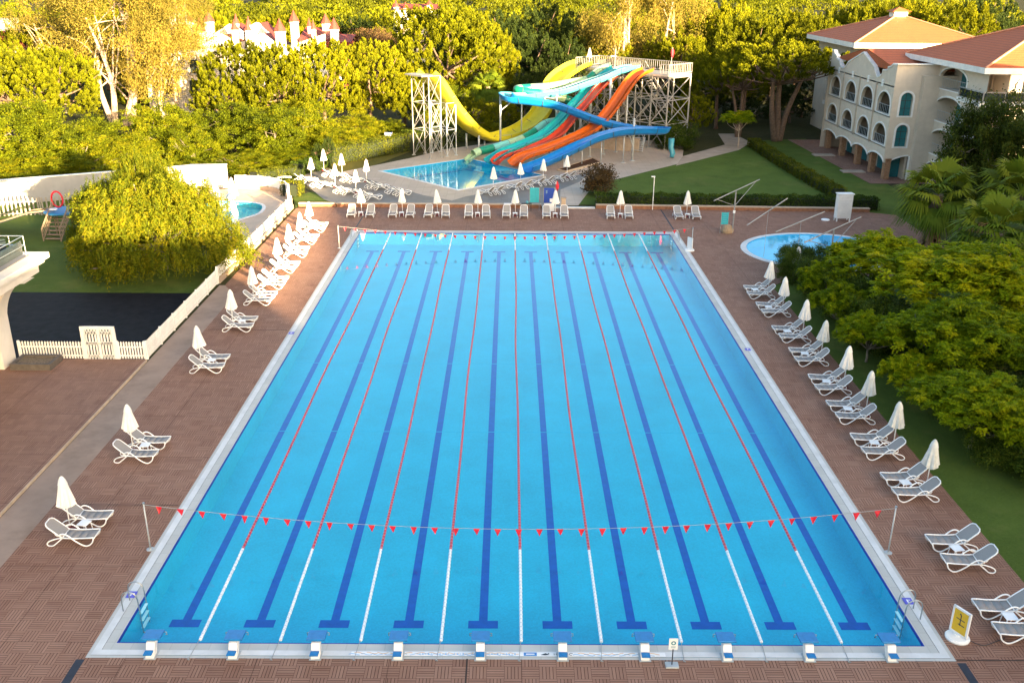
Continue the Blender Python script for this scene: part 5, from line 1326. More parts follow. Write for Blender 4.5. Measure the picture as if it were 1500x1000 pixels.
a = MB(); a.tube([(0, 0, 0), (0, 0, 2.3)], .06, 6); a.build('pole', M['whitesteel'], t); a = MB(); a.box((-.2, 0, 1.5), (.7, .12, .14)); a.build('cross_piece', M['whitesteel'], t)
# slide-plaza bits
t = thing('retaining_wall', 'low tan retaining wall under the slides', 'wall', (10.8, 90.3, 0))
a = MB(); a.box((0, 0, .75), (9.0, .3, 1.5), -.45); a.build('wall', M['capstone'], t); a = MB(); a.box((0, 0, 1.53), (9.1, .4, .08), -.45); a.build('capping', M['beige2'], t)
t = thing('metal_stair', 'short grey metal stair beside the right slide post', 'stair', (14.6, 88.2, 0), -.3)
a = MB()
for i in range(7): a.box((0, .27*i, .2+.2*i), (1.3, .27, .05))
a.build('tread', M['galv'], t); a = MB()
for s in (-.65, .65): a.tube([(s, -.1, .1), (s, 1.7, 1.45)], .05, 5); a.tube([(s, -.1, 1.0), (s, 1.7, 2.4)], .03, 5)
a.build('handrail', M['galv'], t)
spq = gp((816, 250), (829, 252.5), (880, 239), (868, 233))
t = thing('planting_bed', 'dark soil bed with a pale kerb on the slide plaza', 'planting bed', (spq[0][0], spq[0][1], 0)); rel = [(p[0]-spq[0][0], p[1]-spq[0][1]) for p in spq]
a = MB(); a.prism(rel, 0, .12); a.build('soil', M['soil'], t); a = MB()
for i in range(4):
    p, q = Vector((*rel[i], 0)), Vector((*rel[(i+1) % 4], 0)); a.box(((p.x+q.x)/2, (p.y+q.y)/2, .08), ((q-p).length, .15, .18), math.atan2((q-p).y, (q-p).x))
a.build('kerb', M['capstone'], t)
def wire_panel(name, label, pts, h=1.1, step=.5):
    t = thing(name, label, 'railing', (pts[0][0], pts[0][1], 0)); o = Vector((*pts[0], 0)); a = MB()
    for p, q in zip(pts[:-1], pts[1:]):
        p, q = Vector((*p, 0))-o, Vector((*q, 0))-o
        for zz in (h*.5, h): a.tube([p+Vector((0, 0, zz)), q+Vector((0, 0, zz))], .03, 5)
        n = max(1, int((q-p).length/step))
        for i in range(n+1): c_ = p.lerp(q, i/n); a.tube([c_, c_+Vector((0, 0, h))], .022, 5)
    a.build('rails', M['galv'], t)
wire_panel('safety_railing', 'low grey safety railing below the yellow slide near the green tube', gp((737, 213), (790, 208), (800, 205)), 1.2)
t = thing('blue_chute', 'small pale blue chute hanging under the right hairpin bend', 'chute', (18.0, 84.5, 0))
a = MB(); a.tube([(0, 0, 2.2), (0, 0, 1.2), (.2, -.2, .5), (.1, -.3, .1)], [.35, .33, .3, .25], 10); a.build('chute', M['s_sky'], t, True)

# ================================================================ CASTLE HOTEL AND OTHER FAR BUILDINGS
YCs = 134.0
def castle(label, turrets, Y, walls, name='castle_building'):
    t = thing(name, label, 'building', (0, Y, 0))
    for (cx, yt, ye, w_, dy) in turrets:
        Yq = Y+dy; s = 1/(on_y(cx+1, ye, Yq).x-on_y(cx, ye, Yq).x); wd = w_/s; p = on_y(cx, ye, Yq); ht = on_y(cx, yt, Yq).z
        a = MB(); h2 = wd/2*.86; a.lathe([(h2, 2.0), (h2, p.z)], 8, (p.x, Yq-Y, 0)); a.lathe([(h2*1.1, p.z-.35), (h2*1.1, p.z-.15)], 8, (p.x, Yq-Y, 0)); tu = a.build('turret', M['render'], t)
        a = MB(); a.lathe([(h2*1.28, p.z-.1), (h2*1.22, p.z+.05), (h2*.45, p.z+(ht-p.z)*.62), (.04, ht)], 8, (p.x, Yq-Y, 0)); a.build('turret_roof', M['tilered'], tu)
    for (x0, x1, z1, y0, y1) in walls:
        a = MB(); a.box(((x0+x1)/2, (y0+y1)/2, z1/2), (x1-x0, y1-y0, z1)); a.build('wall', M['render'], t)
    return t
TW = [(278, 20, 31, 12, 0), (293, 26, 45, 16, -1.5), (306, 16, 31, 16, 2), (346, 20, 34, 9, 4), (343.5, 29, 43, 11, 0), (364, 24, 36, 8, 4), (363, 30, 44, 10, 0), (410, 27, 45, 18, -1.5), (430.5, 15, 31, 15, 3), (453, 26, 38, 7, 5), (459, 29, 42, 8, 1), (477, 20, 34, 14, 7), (489.5, 26, 42, 15, 0)]
cx0, cx1 = on_y(268, 70, YCs).x, on_y(500, 70, YCs).x
zw = on_y(440, 72, YCs).z
t = castle('white castle style hotel with many red capped turrets behind the big stone pines', TW, YCs, [(cx0, cx1, zw-.2, 0.5, 12.0)])
def gable(cxp, apex, l, r_, dep, dy=0):
    A = on_y(*apex, YCs+dy); Lq = on_y(*l, YCs+dy); Rq = on_y(*r_, YCs+dy); z0 = 2.0
    a = MB(); f = [(Lq.x, dy, z0), (Rq.x, dy, z0), (Rq.x, dy, Rq.z), (A.x, dy, A.z), (Lq.x, dy, Lq.z)]; k = [(x, y+dep, z) for x, y, z in f]
    a.add(f+k, [(0, 1, 2, 3, 4), (9, 8, 7, 6, 5), (0, 4, 9, 5), (1, 6, 7, 2)]); a.build('gable_wall', M['render'], t)
    a = MB(); e = Vector((0, 0, .12))
    for p, q in ((f[4], f[3]), (f[3], f[2])):
        p, q = Vector(p)+e, Vector(q)+e; a.quad(p+Vector((0, .5, .02)), q+Vector((0, .5, .02)), q+Vector((0, dep, .02)), p+Vector((0, dep, .02)))
    a.build('tile_roof', M['tilered'], t)
    a = MB()
    for p, q in ((f[4], f[3]), (f[3], f[2])): a.tube([Vector(p)+Vector((0, .1, .1)), Vector(q)+Vector((0, .1, .1))], .28, 4)
    a.build('coping', M['white'], t)
gable(322, (323, 53), (300, 68), (344, 64), 9, -1); gable(385, (384, 52), (362, 66), (408, 70), 9, -1)
gable(340, (338, 38), (312, 55), (356, 50), 7, 5); gable(380, (377, 36), (360, 46), (400, 58), 7, 5)
A, B_ = on_y(410, 72, YCs), on_y(476, 50, YCs); a = MB(); a.add([(A.x, -.8, 2), (B_.x, -.8, 2), (B_.x, -.8, B_.z), (A.x, -.8, A.z), (A.x, 0.4, 2), (B_.x, .4, 2), (B_.x, .4, B_.z), (A.x, .4, A.z)], [(0, 1, 2, 3), (5, 4, 7, 6), (3, 2, 6, 7), (1, 5, 6, 2), (4, 0, 3, 7)]); a.build('parapet_wall', M['render'], t)
for (l, r_, yb, yt, dy, dp) in ((436, 482, 58, 40, 1.5, 7.0), (470, 514, 62, 50, .5, 6.0)):
    A, B_ = on_y(l, yb, YCs+dy), on_y(r_, yb, YCs+dy); Zt = on_y(l, yt, YCs+dy+dp).z
    a = MB(); a.quad((A.x, dy, A.z), (B_.x, dy, A.z), (B_.x, dy+dp, Zt), (A.x, dy+dp, Zt)); a.quad((A.x, dy+dp, Zt), (B_.x, dy+dp, Zt), (B_.x, dy+2*dp, A.z), (A.x, dy+2*dp, A.z)); a.box(((A.x+B_.x)/2, dy+dp, A.z/2), (B_.x-A.x-.3, 2*dp-.4, A.z)); a.build('tile_roof', M['tilered'], t)
# nearer grey wing seen between eucalyptus and pine
t = thing('courtyard_house', 'grey house front with shuttered windows between the eucalyptus and the pine', 'building', (0, 116, 0))
xa, xb = on_y(215, 120, 116).x, on_y(312, 120, 116).x; zt2 = on_y(260, 80, 116).z
a = MB(); a.box(((xa+xb)/2, 3.5, zt2/2), (xb-xa, 7, zt2)); a.build('wall', M['stucco'], t); a = MB(); a.box(((xa+xb)/2, 3.4, zt2+.1), (xb-xa+.5, 7.6, .25)); a.build('cornice', M['render'], t)
for px in (246, 284):
    for py in (98, 128):
        p = on_y(px, py, 115.9); a = MB(); a.box((p.x, -.05, p.z), (1.1, .12, 1.9)); wn_ = a.build('window', M['glass'], t)
        a = MB(); a.box((p.x, -.07, p.z-1.05), (1.6, .3, .12)); a.box((p.x, -.07, p.z+1.05), (1.5, .2, .14)); a.build('sill', M['render'], wn_)
t = castle('far turreted building with red caps rising above the treetops', [(580, 0, 10, 9, 0), (594, 3, 12, 9, 2), (606, 6, 14, 8, 0), (629, 0, 7, 10, 2)], 205.0, [])
A, B_ = on_y(575, 15, 205), on_y(636, 15, 205); a = MB(); a.box(((A.x+B_.x)/2, 6, A.z/2), (B_.x-A.x, 10, A.z)); a.build('wall', M['render'], t); a = MB(); a.quad((A.x-.5, .5, A.z), (B_.x+.5, .5, A.z), (B_.x+.5, 6, A.z+1.2), (A.x-.5, 6, A.z+1.2)); a.quad((A.x-.5, 6, A.z+1.2), (B_.x+.5, 6, A.z+1.2), (B_.x+.5, 11.5, A.z), (A.x-.5, 11.5, A.z)); a.build('tile_roof', M['tilered'], t)
t = thing('red_roof_house', 'white house with a dark red rounded roof at the far left edge', 'building', (0, 128, 0))
A, B_ = on_y(-25, 70, 128), on_y(33, 70, 128); zt2 = on_y(5, 46, 128).z
a = MB(); a.box(((A.x+B_.x)/2, 3, A.z/2), (B_.x-A.x-.6, 6, A.z)); a.build('wall', M['stucco'], t)
a = MB(); cxm = (A.x+B_.x)/2; hw = (B_.x-A.x)/2; pr = [(cxm-hw*math.cos(PI*k/10), A.z+(zt2-A.z)*math.sin(PI*k/10)**.7) for k in range(11)]
for (x0, z0), (x1, z1) in zip(pr[:-1], pr[1:]): a.quad((x0, 0, z0), (x1, 0, z1), (x1, 6.5, z1), (x0, 6.5, z0))
a.add([(x, 0, z) for x, z in pr], [tuple(reversed(range(11)))]); a.build('rounded_roof', M['tilered'], t)
A = on_y(5, 28, 140); a = MB(); a.box((A.x-2, 13, A.z/2), (5.5, 5, A.z)); a.build('rear_wall', M['render'], t)
# ================================================================ VEGETATION
def unit(v): return v/np.maximum(np.linalg.norm(v, axis=-1, keepdims=True), 1e-9)
def leaf_quads(c, d, l, w, rng, flat=None):
    """diamond leaves: c centres, d long axes, l lengths, w widths; flat = preferred normal"""
    n = len(c); r = unit(rng.normal(size=(n, 3))) if flat is None else unit(flat+0.45*rng.normal(size=(n, 3)))
    s = unit(np.cross(d, r)); l = np.broadcast_to(l, (n,))[:, None]; w = np.broadcast_to(w, (n,))[:, None]
    V = np.stack([c-d*l*.5, c+s*w*.5+d*l*.08, c+d*l*.5, c-s*w*.5+d*l*.08], 1); return V.reshape(-1, 3)
def leaf_mesh(name, V, tint, mat):
    n = len(V)//4; me = bpy.data.meshes.new(name); me.vertices.add(4*n); me.loops.add(4*n); me.polygons.add(n)
    me.vertices.foreach_set('co', V.astype(np.float32).ravel()); me.loops.foreach_set('vertex_index', np.arange(4*n, dtype=np.int32))
    me.polygons.foreach_set('loop_start', np.arange(0, 4*n, 4, dtype=np.int32))
    me.update(calc_edges=True); at = me.attributes.new('tint', 'FLOAT', 'FACE'); at.data.foreach_set('value', tint.astype(np.float32))
    me.materials.append(mat); return me
def dome_points(n, R_, zc, H, rng, low=-0.25, rad=(0.62, 1.0), lump=0.18):
    """clump centres spread through the outer shell of a lumpy dome"""
    u = rng.uniform(low, 1, n); th = rng.uniform(0, 2*PI, n); s = np.sqrt(np.maximum(0, 1-u*u)); r = rng.uniform(rad[0]**2, rad[1]**2, n)**.5
    k = 1+lump*(np.sin(3*th+1.3)*np.cos(2.2*u*2+.5)+.6*np.sin(5*th+4*u))
    return np.stack([R_*r*k*s*np.cos(th), R_*r*k*s*np.sin(th), zc+H*r*k*u], 1)
def limbs(mb, base_h, targets, r0, rng, n=9, lean=(0, 0), bend=.25, stems=1):
    for q in range(1, stems):
        a = q*2.3+.4; e = Vector((math.cos(a)*1.7, math.sin(a)*1.7, base_h*1.02)); b0 = Vector((math.cos(a)*.25, math.sin(a)*.25, -.1)); mb.tube(spline([b0, b0.lerp(e, .45)+Vector((-.15, .2, .3)), e], 5), [r0*(1-.05*k) for k in range(11)], 8)
    top = Vector((lean[0], lean[1], base_h)); pts = [Vector((0, 0, -.1)), Vector((lean[0]*.25+.05, lean[1]*.25, base_h*.35)), Vector((lean[0]*.6, lean[1]*.6+.05, base_h*.7)), top]
    mb.tube(spline(pts, 3), [r0*1.25]+[r0*(1-.045*i) for i in range(9)], 8)
    idx = rng.choice(len(targets), size=min(n, len(targets)), replace=False)
    for i in idx:
        e = Vector(targets[i]); m_ = top.lerp(e, .5)+Vector((rng.normal()*.3, rng.normal()*.3, -bend*(e-top).length*.3)); mb.tube(spline([top-Vector((0, 0, .3)), m_, e], 4), [r0*.55*(1-.10*k) for k in range(9)], 5)
        for q in range(2):
            f = m_.lerp(e, rng.uniform(.1, .6)); g_ = f+Vector((rng.normal()*.9, rng.normal()*.9, abs(rng.normal())*.8)); mb.tube([f, f.lerp(g_, .5), g_], [r0*.2, r0*.14, r0*.06], 4)
def crown_pine(name, seed, R_=5.0, zc=6.2, H=4.6, nc=430, nl=84, mat='f_pine', low=-.25, tuft=.66, rad=(.70, 1.0), lump=.15):
    rng = np.random.default_rng(seed); C = dome_points(nc, R_, zc, H, rng, low, rad, lump)
    o = unit(C-np.array([0, 0, zc-H*.5])); ax = unit(o*.5+np.array([0, 0, .9])+.15*rng.normal(size=C.shape))
    k = np.repeat(np.arange(nc), nl); n = len(k); t_ = rng.uniform(0, 1, n)
    spread = unit(rng.normal(size=(n, 3))); d = unit(ax[k]*1.0+spread*.75); sz = (tuft*rng.uniform(.7, 1.25, nc))[k]
    pos_ = C[k]+ax[k]*(t_*sz)[:, None]+spread*(sz*.42*(1.05-t_*.8))[:, None]
    V = leaf_quads(pos_, d, .27*rng.uniform(.7, 1.2, n), .085, rng)
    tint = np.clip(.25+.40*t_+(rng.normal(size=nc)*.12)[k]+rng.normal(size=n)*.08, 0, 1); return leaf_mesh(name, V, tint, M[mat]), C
def crown_broad(name, seed, R_=4.0, zc=3.6, H=4.2, nc=230, nl=64, mat='f_broad', low=-.85, size=.26, cl=.75, lump=.25, yellow=.0):
    rng = np.random.default_rng(seed); C = dome_points(nc, R_, zc, H, rng, low, (.55, 1.0), lump); C[:, 2] = np.maximum(C[:, 2], .35)
    k = np.repeat(np.arange(nc), nl); n = len(k); off_ = rng.normal(size=(n, 3))*np.array([.5, .5, .36])*(cl*rng.uniform(.6, 1.2, nc))[k][:, None]
    P_ = C[k]+off_; out_ = unit(P_-np.array([0, 0, zc-1])); d = unit(out_*.5+rng.normal(size=(n, 3))*.8+np.array([0, 0, -.25]))
    V = leaf_quads(P_, d, size*rng.uniform(.7, 1.3, n), size*.55, rng, np.tile(np.array([0, 0, 1.0]), (n, 1))*.8+out_*.4)
    tint = np.clip(.45+(rng.normal(size=nc)*.17)[k]+rng.normal(size=n)*.12, 0, 1); return leaf_mesh(name, V, tint, M[mat]), C
def crown_hang(name, seed, R_=6.0, zc=2.6, H=5.0, ns=3600, nl=26, mat='f_pepper', drop=.85, low=-.45, size=.21, w=.065, rad=(.55, 1.0)):
    rng = np.random.default_rng(seed); nb = 13; C = []
    for b in range(nb):
        a = b*2.4; q = .62*R_*math.sqrt((b+.3)/nb); hb_ = rng.uniform(.75, 1.05); kk = rng.uniform(.72, 1.2); c = dome_points(ns//nb, R_*.40*kk, 0, H*.40*kk, rng, low, rad, .25); C.append(c+np.array([q*math.cos(a), q*math.sin(a), zc+(H*.58-.9*(q/R_)**2*H*.75)*hb_]))
    for b in range(11):
        a = b*2*PI/11+.2; q = .80*R_*rng.uniform(.85, 1.08); c = dome_points(ns//20, R_*.30, 0, 1.5, rng, -.7, rad, .25); C.append(c+np.array([q*math.cos(a), q*math.sin(a), rng.uniform(1.3, 2.4)]))
    C = np.concatenate(C); ns = len(C); C[:, 2] = np.maximum(C[:, 2], .9)
    k = np.repeat(np.arange(ns), nl); n = len(k); t_ = np.tile(np.linspace(0, 1, nl), ns)
    o = unit(C*np.array([1, 1, 0])+rng.normal(size=C.shape)*np.array([.4, .4, 0])+1e-6); ln = (drop*rng.uniform(.5, 1.2, ns))[k]
    P_ = C[k]+o[k]*(ln*.45*np.sin(t_*1.5))[:, None]; P_[:, 2] += .25*np.sin(t_*PI)-ln*t_**1.6; P_ += rng.normal(size=(n, 3))*.09; P_[:, 2] = np.maximum(P_[:, 2], .08)
    d = unit(o[k]*.3+np.array([0, 0, -.6])+rng.normal(size=(n, 3))*.45); V = leaf_quads(P_, d, size*rng.uniform(.7, 1.3, n), w, rng)
    tint = np.clip(.45+(rng.normal(size=ns)*.14)[k]+rng.normal(size=n)*.14+.10*np.sin(C[k][:, 0]*1.7+C[k][:, 1]*2.1), 0, 1); return leaf_mesh(name, V, tint, M[mat]), C
def crown_feather(name, seed, R_=5.0, zc=4.2, H=3.6, nc=480, nf=10, nl=13, mat='f_feather', low=-.55, fl=.62):
    """rosettes of long feathery fronds with paired leaflets, in loose tiers"""
    rng = np.random.default_rng(seed); nb = 15 if R_ > 3 else 5; C = []
    for b in range(nb):
        q = .74*R_*math.sqrt((b+.2)/nb); k_ = rng.uniform(.75, 1.15); c = dome_points(nc//nb, R_*.36*k_, 0, H*.40*k_, rng, -.5, (.5, 1.0), .2); C.append(c+np.array([q*math.cos(b*2.4), q*math.sin(b*2.4), zc-H*.15+H*.68*(1-(q/R_)**2*1.5)*rng.uniform(.8, 1.1)]))
    C = np.concatenate(C); nc = len(C); C[:, 2] = np.maximum(C[:, 2], .6)
    a = rng.uniform(0, 2*PI, (nc, nf)); el = rng.uniform(-.35, 1.15, (nc, nf)); D = np.stack([np.cos(a)*np.cos(el), np.sin(a)*np.cos(el), np.sin(el)], -1)
    t_ = np.linspace(.12, 1, nl); L_ = fl*rng.uniform(.7, 1.25, (nc, nf))
    base = C[:, None, None, :]+D[:, :, None, :]*(L_[:, :, None]*t_)[..., None]; base[..., 2] -= .45*L_[:, :, None]*t_**2
    side = np.stack([-np.sin(a), np.cos(a), np.zeros_like(a)], -1)[:, :, None, :]; wv = (.16*np.sin(np.clip(t_, .15, 1)*PI*.85)+.04)[None, None, :, None]
    Pl = np.concatenate([base+side*wv*.55, base-side*wv*.55], 2).reshape(-1, 3)
    dl = np.concatenate([np.broadcast_to(side+D[:, :, None, :]*.5, base.shape), np.broadcast_to(-side+D[:, :, None, :]*.5, base.shape)], 2).reshape(-1, 3)
    n = len(Pl); ln = np.concatenate([np.broadcast_to(wv[..., 0]*1.25, base.shape[:3])]*2, 2).reshape(-1); dl = unit(dl+np.array([0, 0, -.25])+rng.normal(size=(n, 3))*.15)
    V = leaf_quads(Pl, dl, ln, .062, rng, np.tile(np.array([0, 0, .7]), (n, 1))+.5*rng.normal(size=(n, 3)))
    rc = rng.normal(size=nc)*.20+.12*(C[:, 2]-zc)/H; tint = np.clip(.45+np.repeat(rc, nf*nl*2)+rng.normal(size=n)*.07, 0, 1); return leaf_mesh(name, V, tint, M[mat]), C  # tint yellows with height, painting sunlit tips into the leaf colour
def crown_euc(name, seed, R_=5.0, z0=7.0, z1=20.0, nb=26, nc=11, nl=85, mat='f_euc'):
    rng = np.random.default_rng(seed); f = rng.uniform(0, 1, nb); th = rng.uniform(0, 2*PI, nb); rr = R_*(.35+.65*np.sin(np.clip(f*1.1+.12, 0, 1)*PI*.95))*rng.uniform(.45, 1, nb)
    Bc = np.stack([rr*np.cos(th), rr*np.sin(th), z0+(z1-z0)*f], 1); kb = np.repeat(np.arange(nb), nc); C = Bc[kb]+rng.normal(size=(len(kb), 3))*np.array([1.0, 1.0, .85])
    k = np.repeat(np.arange(len(C)), nl); n = len(k); P_ = C[k]+rng.normal(size=(n, 3))*np.array([.38, .38, .55]); d = unit(np.array([0, 0, -.8])+rng.normal(size=(n, 3))*.5)
    V = leaf_quads(P_, d, .34*rng.uniform(.7, 1.3, n), .085, rng); tint = np.clip(.45+(rng.normal(size=nb)*.16)[kb][k]+rng.normal(size=n)*.12, 0, 1); return leaf_mesh(name, V, tint, M[mat]), Bc
def crown_palm(name, seed, nf=34, rad=2.3, mat='f_palm'):
    """fan palm head: petioles with pleated, split and drooping fans"""
    rng = np.random.default_rng(seed); vs, tn = [], []
    for i in range(nf):
        a = i*2.39996+rng.normal()*.1; el = 1.15-1.75*(i/nf)+rng.normal()*.08; D = np.array([math.cos(a)*math.cos(el), math.sin(a)*math.cos(el), math.sin(el)]); S = np.array([-math.sin(a), math.cos(a), 0]); Uv = np.cross(S, D)*-1
        pl = rad*.50*rng.uniform(.8, 1.1); c_ = D*pl; c_[2] -= .10*pl; ns = 24; tv = rng.normal()*.13+.45+.25*(el > .2)
        vs += [-S*.03, S*.03, c_+S*.02, c_-S*.02]; tn.append(.55)
        for j in range(ns):
            b = (j/(ns-1)-.5)*2.6; d0 = D*math.cos(b)+S*math.sin(b); L_ = rad*.62*rng.uniform(.85, 1.1)*(.72+.28*math.cos(b)); wv = .060
            sd = -D*math.sin(b)+S*math.cos(b); lift = .10*(1 if j % 2 else -1)*Uv*.25; m_ = c_+d0*L_*.58+lift; m_[2] -= .07*L_; e = c_+d0*L_*.92; e[2] -= (.42+.15*rng.uniform())*L_*(.5+.5*abs(math.sin(b))+.35*(el < .2))
            q = c_+d0*.08; vs += [q-sd*.02, q+sd*.02, m_+sd*wv, m_-sd*wv, m_-sd*wv, m_+sd*wv, e+sd*.008, e-sd*.008]; tt = min(1, max(0, tv+rng.normal()*.06)); tn += [tt, tt-.05]
    return leaf_mesh(name, np.array(vs), np.clip(np.array(tn), 0, 1), M[mat])
PROTO = {}
def proto(key, me, trunk, tm, R_, H): PROTO[key] = (me, trunk, tm, R_, H)
def mk(key, crown, C, base_h, r0, bark, R_, H, seed, nb=9, lean=(0, 0), stems=1):
    rng = np.random.default_rng(seed+99); mb = MB(); limbs(mb, base_h, C, r0, rng, nb, lean, .25, stems)
    me = bpy.data.meshes.new('trunk'); me.from_pydata(mb.v, [], mb.f); me.materials.append(M[bark]); me.polygons.foreach_set('use_smooth', [True]*len(me.polygons)); PROTO[key] = (crown, me, R_, H)
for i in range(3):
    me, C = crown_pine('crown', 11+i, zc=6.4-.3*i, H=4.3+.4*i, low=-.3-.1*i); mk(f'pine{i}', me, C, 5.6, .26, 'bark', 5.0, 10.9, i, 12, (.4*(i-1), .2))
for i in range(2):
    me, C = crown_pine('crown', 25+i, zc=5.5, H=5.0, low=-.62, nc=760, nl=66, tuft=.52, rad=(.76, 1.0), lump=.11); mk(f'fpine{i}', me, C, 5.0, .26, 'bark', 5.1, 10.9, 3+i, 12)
me, C = crown_pine('crown', 21, R_=5.5, zc=8.2, H=3.2, nc=380, low=-.12); mk('umbpine', me, C, 7.2, .30, 'bark', 5.5, 11.6, 5, 22, (-.9, .2), 3)
for i in range(2):
    me, C = crown_pine('crown', 31+i, mat='f_dpine', zc=5.8, H=5.0, low=-.55, nc=380, nl=75); mk(f'dpine{i}', me, C, 5.2, .26, 'bark', 5.0, 10.8, 7+i, 10)
for i in range(3):
    me, C = crown_broad('crown', 41+i, nc=320, nl=130, lump=.24+.05*i, size=.21, cl=.60); mk(f'broad{i}', me, C, 2.4, .17, 'barkgrey', 4.2, 7.9, 13+i, 10)
me, C = crown_broad('crown', 44, mat='f_dbroad', nc=260, nl=120, size=.24, R_=4.2, zc=4.4, H=4.4, cl=.8); mk('dbroad', me, C, 2.6, .2, 'barkgrey', 4.3, 8.8, 16, 10)
me, C = crown_broad('crown', 45, mat='f_dark', nc=280, nl=80, size=.19, R_=3.2, zc=2.4, H=2.8); mk('shrub', me, C, 1.2, .10, 'barkgrey', 3.3, 5.3, 17, 8)
me, C = crown_broad('crown', 46, mat='f_rust', nc=90, nl=60, size=.20, R_=1.6, zc=1.4, H=1.6, cl=.5); mk('rustbush', me, C, .6, .06, 'barkgrey', 1.7, 3.0, 18, 8)
me, C = crown_broad('crown', 47, mat='f_brown', nc=300, nl=70, size=.22, R_=5.0, zc=5.0, H=4.6, low=-.6, lump=.08); mk('brown', me, C, 4.0, .22, 'barkgrey', 5.0, 9.6, 19, 10)
for i in range(2):
    me, C = crown_euc('crown', 51+i); 
    rng = np.random.default_rng(60+i); mb = MB()
    for s in range(4 if i == 0 else 2):
        x, y = rng.normal()*.7, rng.normal()*.4; tp = C[rng.integers(len(C))]*np.array([.6, .6, 1.0]); tp[2] = max(12, tp[2]); b0 = Vector((x, y, -.1)); e_ = Vector(tp); mm = b0.lerp(e_, .45)+Vector((rng.normal()*.5, rng.normal()*.4, 0)); pth = spline([b0, mm, e_], 6); mb.tube(pth, [.30*(1-.065*k) for k in range(13)], 8)
        for q in range(7): w0 = pth[rng.integers(4, 12)]; tg = Vector(C[rng.integers(len(C))]); mb.tube(spline([w0, w0.lerp(tg, .5)+Vector((0, 0, .6)), tg], 3), [.10, .09, .08, .06, .05, .04, .02], 5)
    tm = bpy.data.meshes.new('trunk'); tm.from_pydata(mb.v, [], mb.f); tm.materials.append(M['barkpale']); tm.polygons.foreach_set('use_smooth', [True]*len(tm.polygons)); PROTO[f'euc{i}'] = (me, tm, 5.5, 20.6)
me, C = crown_hang('crown', 61); mk('pepper', me, C, 2.2, .30, 'barkgrey', 6.2, 7.7, 23, 12)
for i in range(2):
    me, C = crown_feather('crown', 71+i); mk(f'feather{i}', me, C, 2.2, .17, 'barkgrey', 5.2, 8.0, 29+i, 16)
me, C = crown_feather('crown', 75, R_=2.0, zc=3.2, H=1.2, nc=60, nf=10, nl=10, low=-.3); mk('mimosa', me, C, 2.2, .08, 'barkpale', 2.2, 4.5, 33, 8)
for i in range(2):
    me = crown_palm('crown', 81+i)
    PROTO[f'palm{i}'] = (me, None, 2.3, 7.0)
NT = {'pine': 'stone_pine', 'umbpine': 'stone_pine', 'fpine': 'stone_pine', 'dpine': 'stone_pine', 'broad': 'broadleaf_tree', 'dbroad': 'broadleaf_tree', 'shrub': 'shrub', 'rustbush': 'shrub', 'brown': 'dry_tree', 'euc': 'eucalyptus', 'pepper': 'pepper_tree', 'feather': 'feathery_tree', 'mimosa': 'young_tree', 'palm': 'fan_palm'}
CT = {'stone_pine': 'pine tree', 'broadleaf_tree': 'tree', 'shrub': 'shrub', 'dry_tree': 'tree', 'eucalyptus': 'tree', 'pepper_tree': 'tree', 'feathery_tree': 'tree', 'young_tree': 'tree', 'fan_palm': 'palm tree'}
def tree(key, x, y, h, r, label, group=None, rz=None, sy=1.0):
    me, tk, R0, H0 = PROTO[key]; k = key.rstrip('0123456789'); nm = NT[k]
    t = thing(nm, label, CT[nm], (x, y, 0), random.uniform(0, 6.28) if rz is None else rz, group); t.scale = (r/R0, r/R0*sy, h/H0)
    if tk: o = bpy.data.objects.new('trunk', tk); COL.objects.link(o); o.parent = t
    o = bpy.data.objects.new('crown', me); COL.objects.link(o); o.parent = t; return t
def tpx(key, px, Y, top, wpx, label, group=None, rz=None):
    """tree standing in the row y = Y, placed from its photo mark: centre px, top row, crown width"""
    p = on_y(px, top, Y); w_ = on_y(px+wpx/2, top, Y).x-on_y(px-wpx/2, top, Y).x; return tree(key, p.x, Y, max(1.0, p.z), w_/2, label, group, rz)
def palm(key, x, y, h, s, label):
    t = thing('fan_palm', label, 'palm tree', (x, y, 0), random.uniform(0, 6)); me = PROTO[key][0]
    a = MB(); pts = [(0, 0, -.1), (.05, .02, h*.3), (.1, .0, h*.7), (.08, 0, h)]; a.tube(spline(pts, 6), [.34*s if i == 0 else (.24+.02*(i % 2))*s for i in range(19)], 10); a.build('trunk', M['palmbark'], t)
    rng = np.random.default_rng(int(h*100)); vs = []
    for i in range(110):
        an = rng.uniform(0, 6.28); z = h-.25-rng.uniform(0, 1.9)*s; d = np.array([math.cos(an)*.35, math.sin(an)*.35, -1.0])*rng.uniform(.6, 1.0)*s; c_ = np.array([.08+math.cos(an)*.22*s, math.sin(an)*.22*s, z]); sd = np.array([-math.sin(an), math.cos(an), 0])*.09*s; vs += [c_-sd*.4, c_+sd*.4, c_+d+sd, c_+d-sd]
    me2 = leaf_mesh('skirt', np.array(vs), np.zeros(len(vs)//4), M['deadfrond']); o = bpy.data.objects.new('dead_skirt', me2); COL.objects.link(o); o.parent = t
    o = bpy.data.objects.new('crown', me); COL.objects.link(o); o.parent = t; o.location = (.08, 0, h); o.scale = (s, s, s); return t
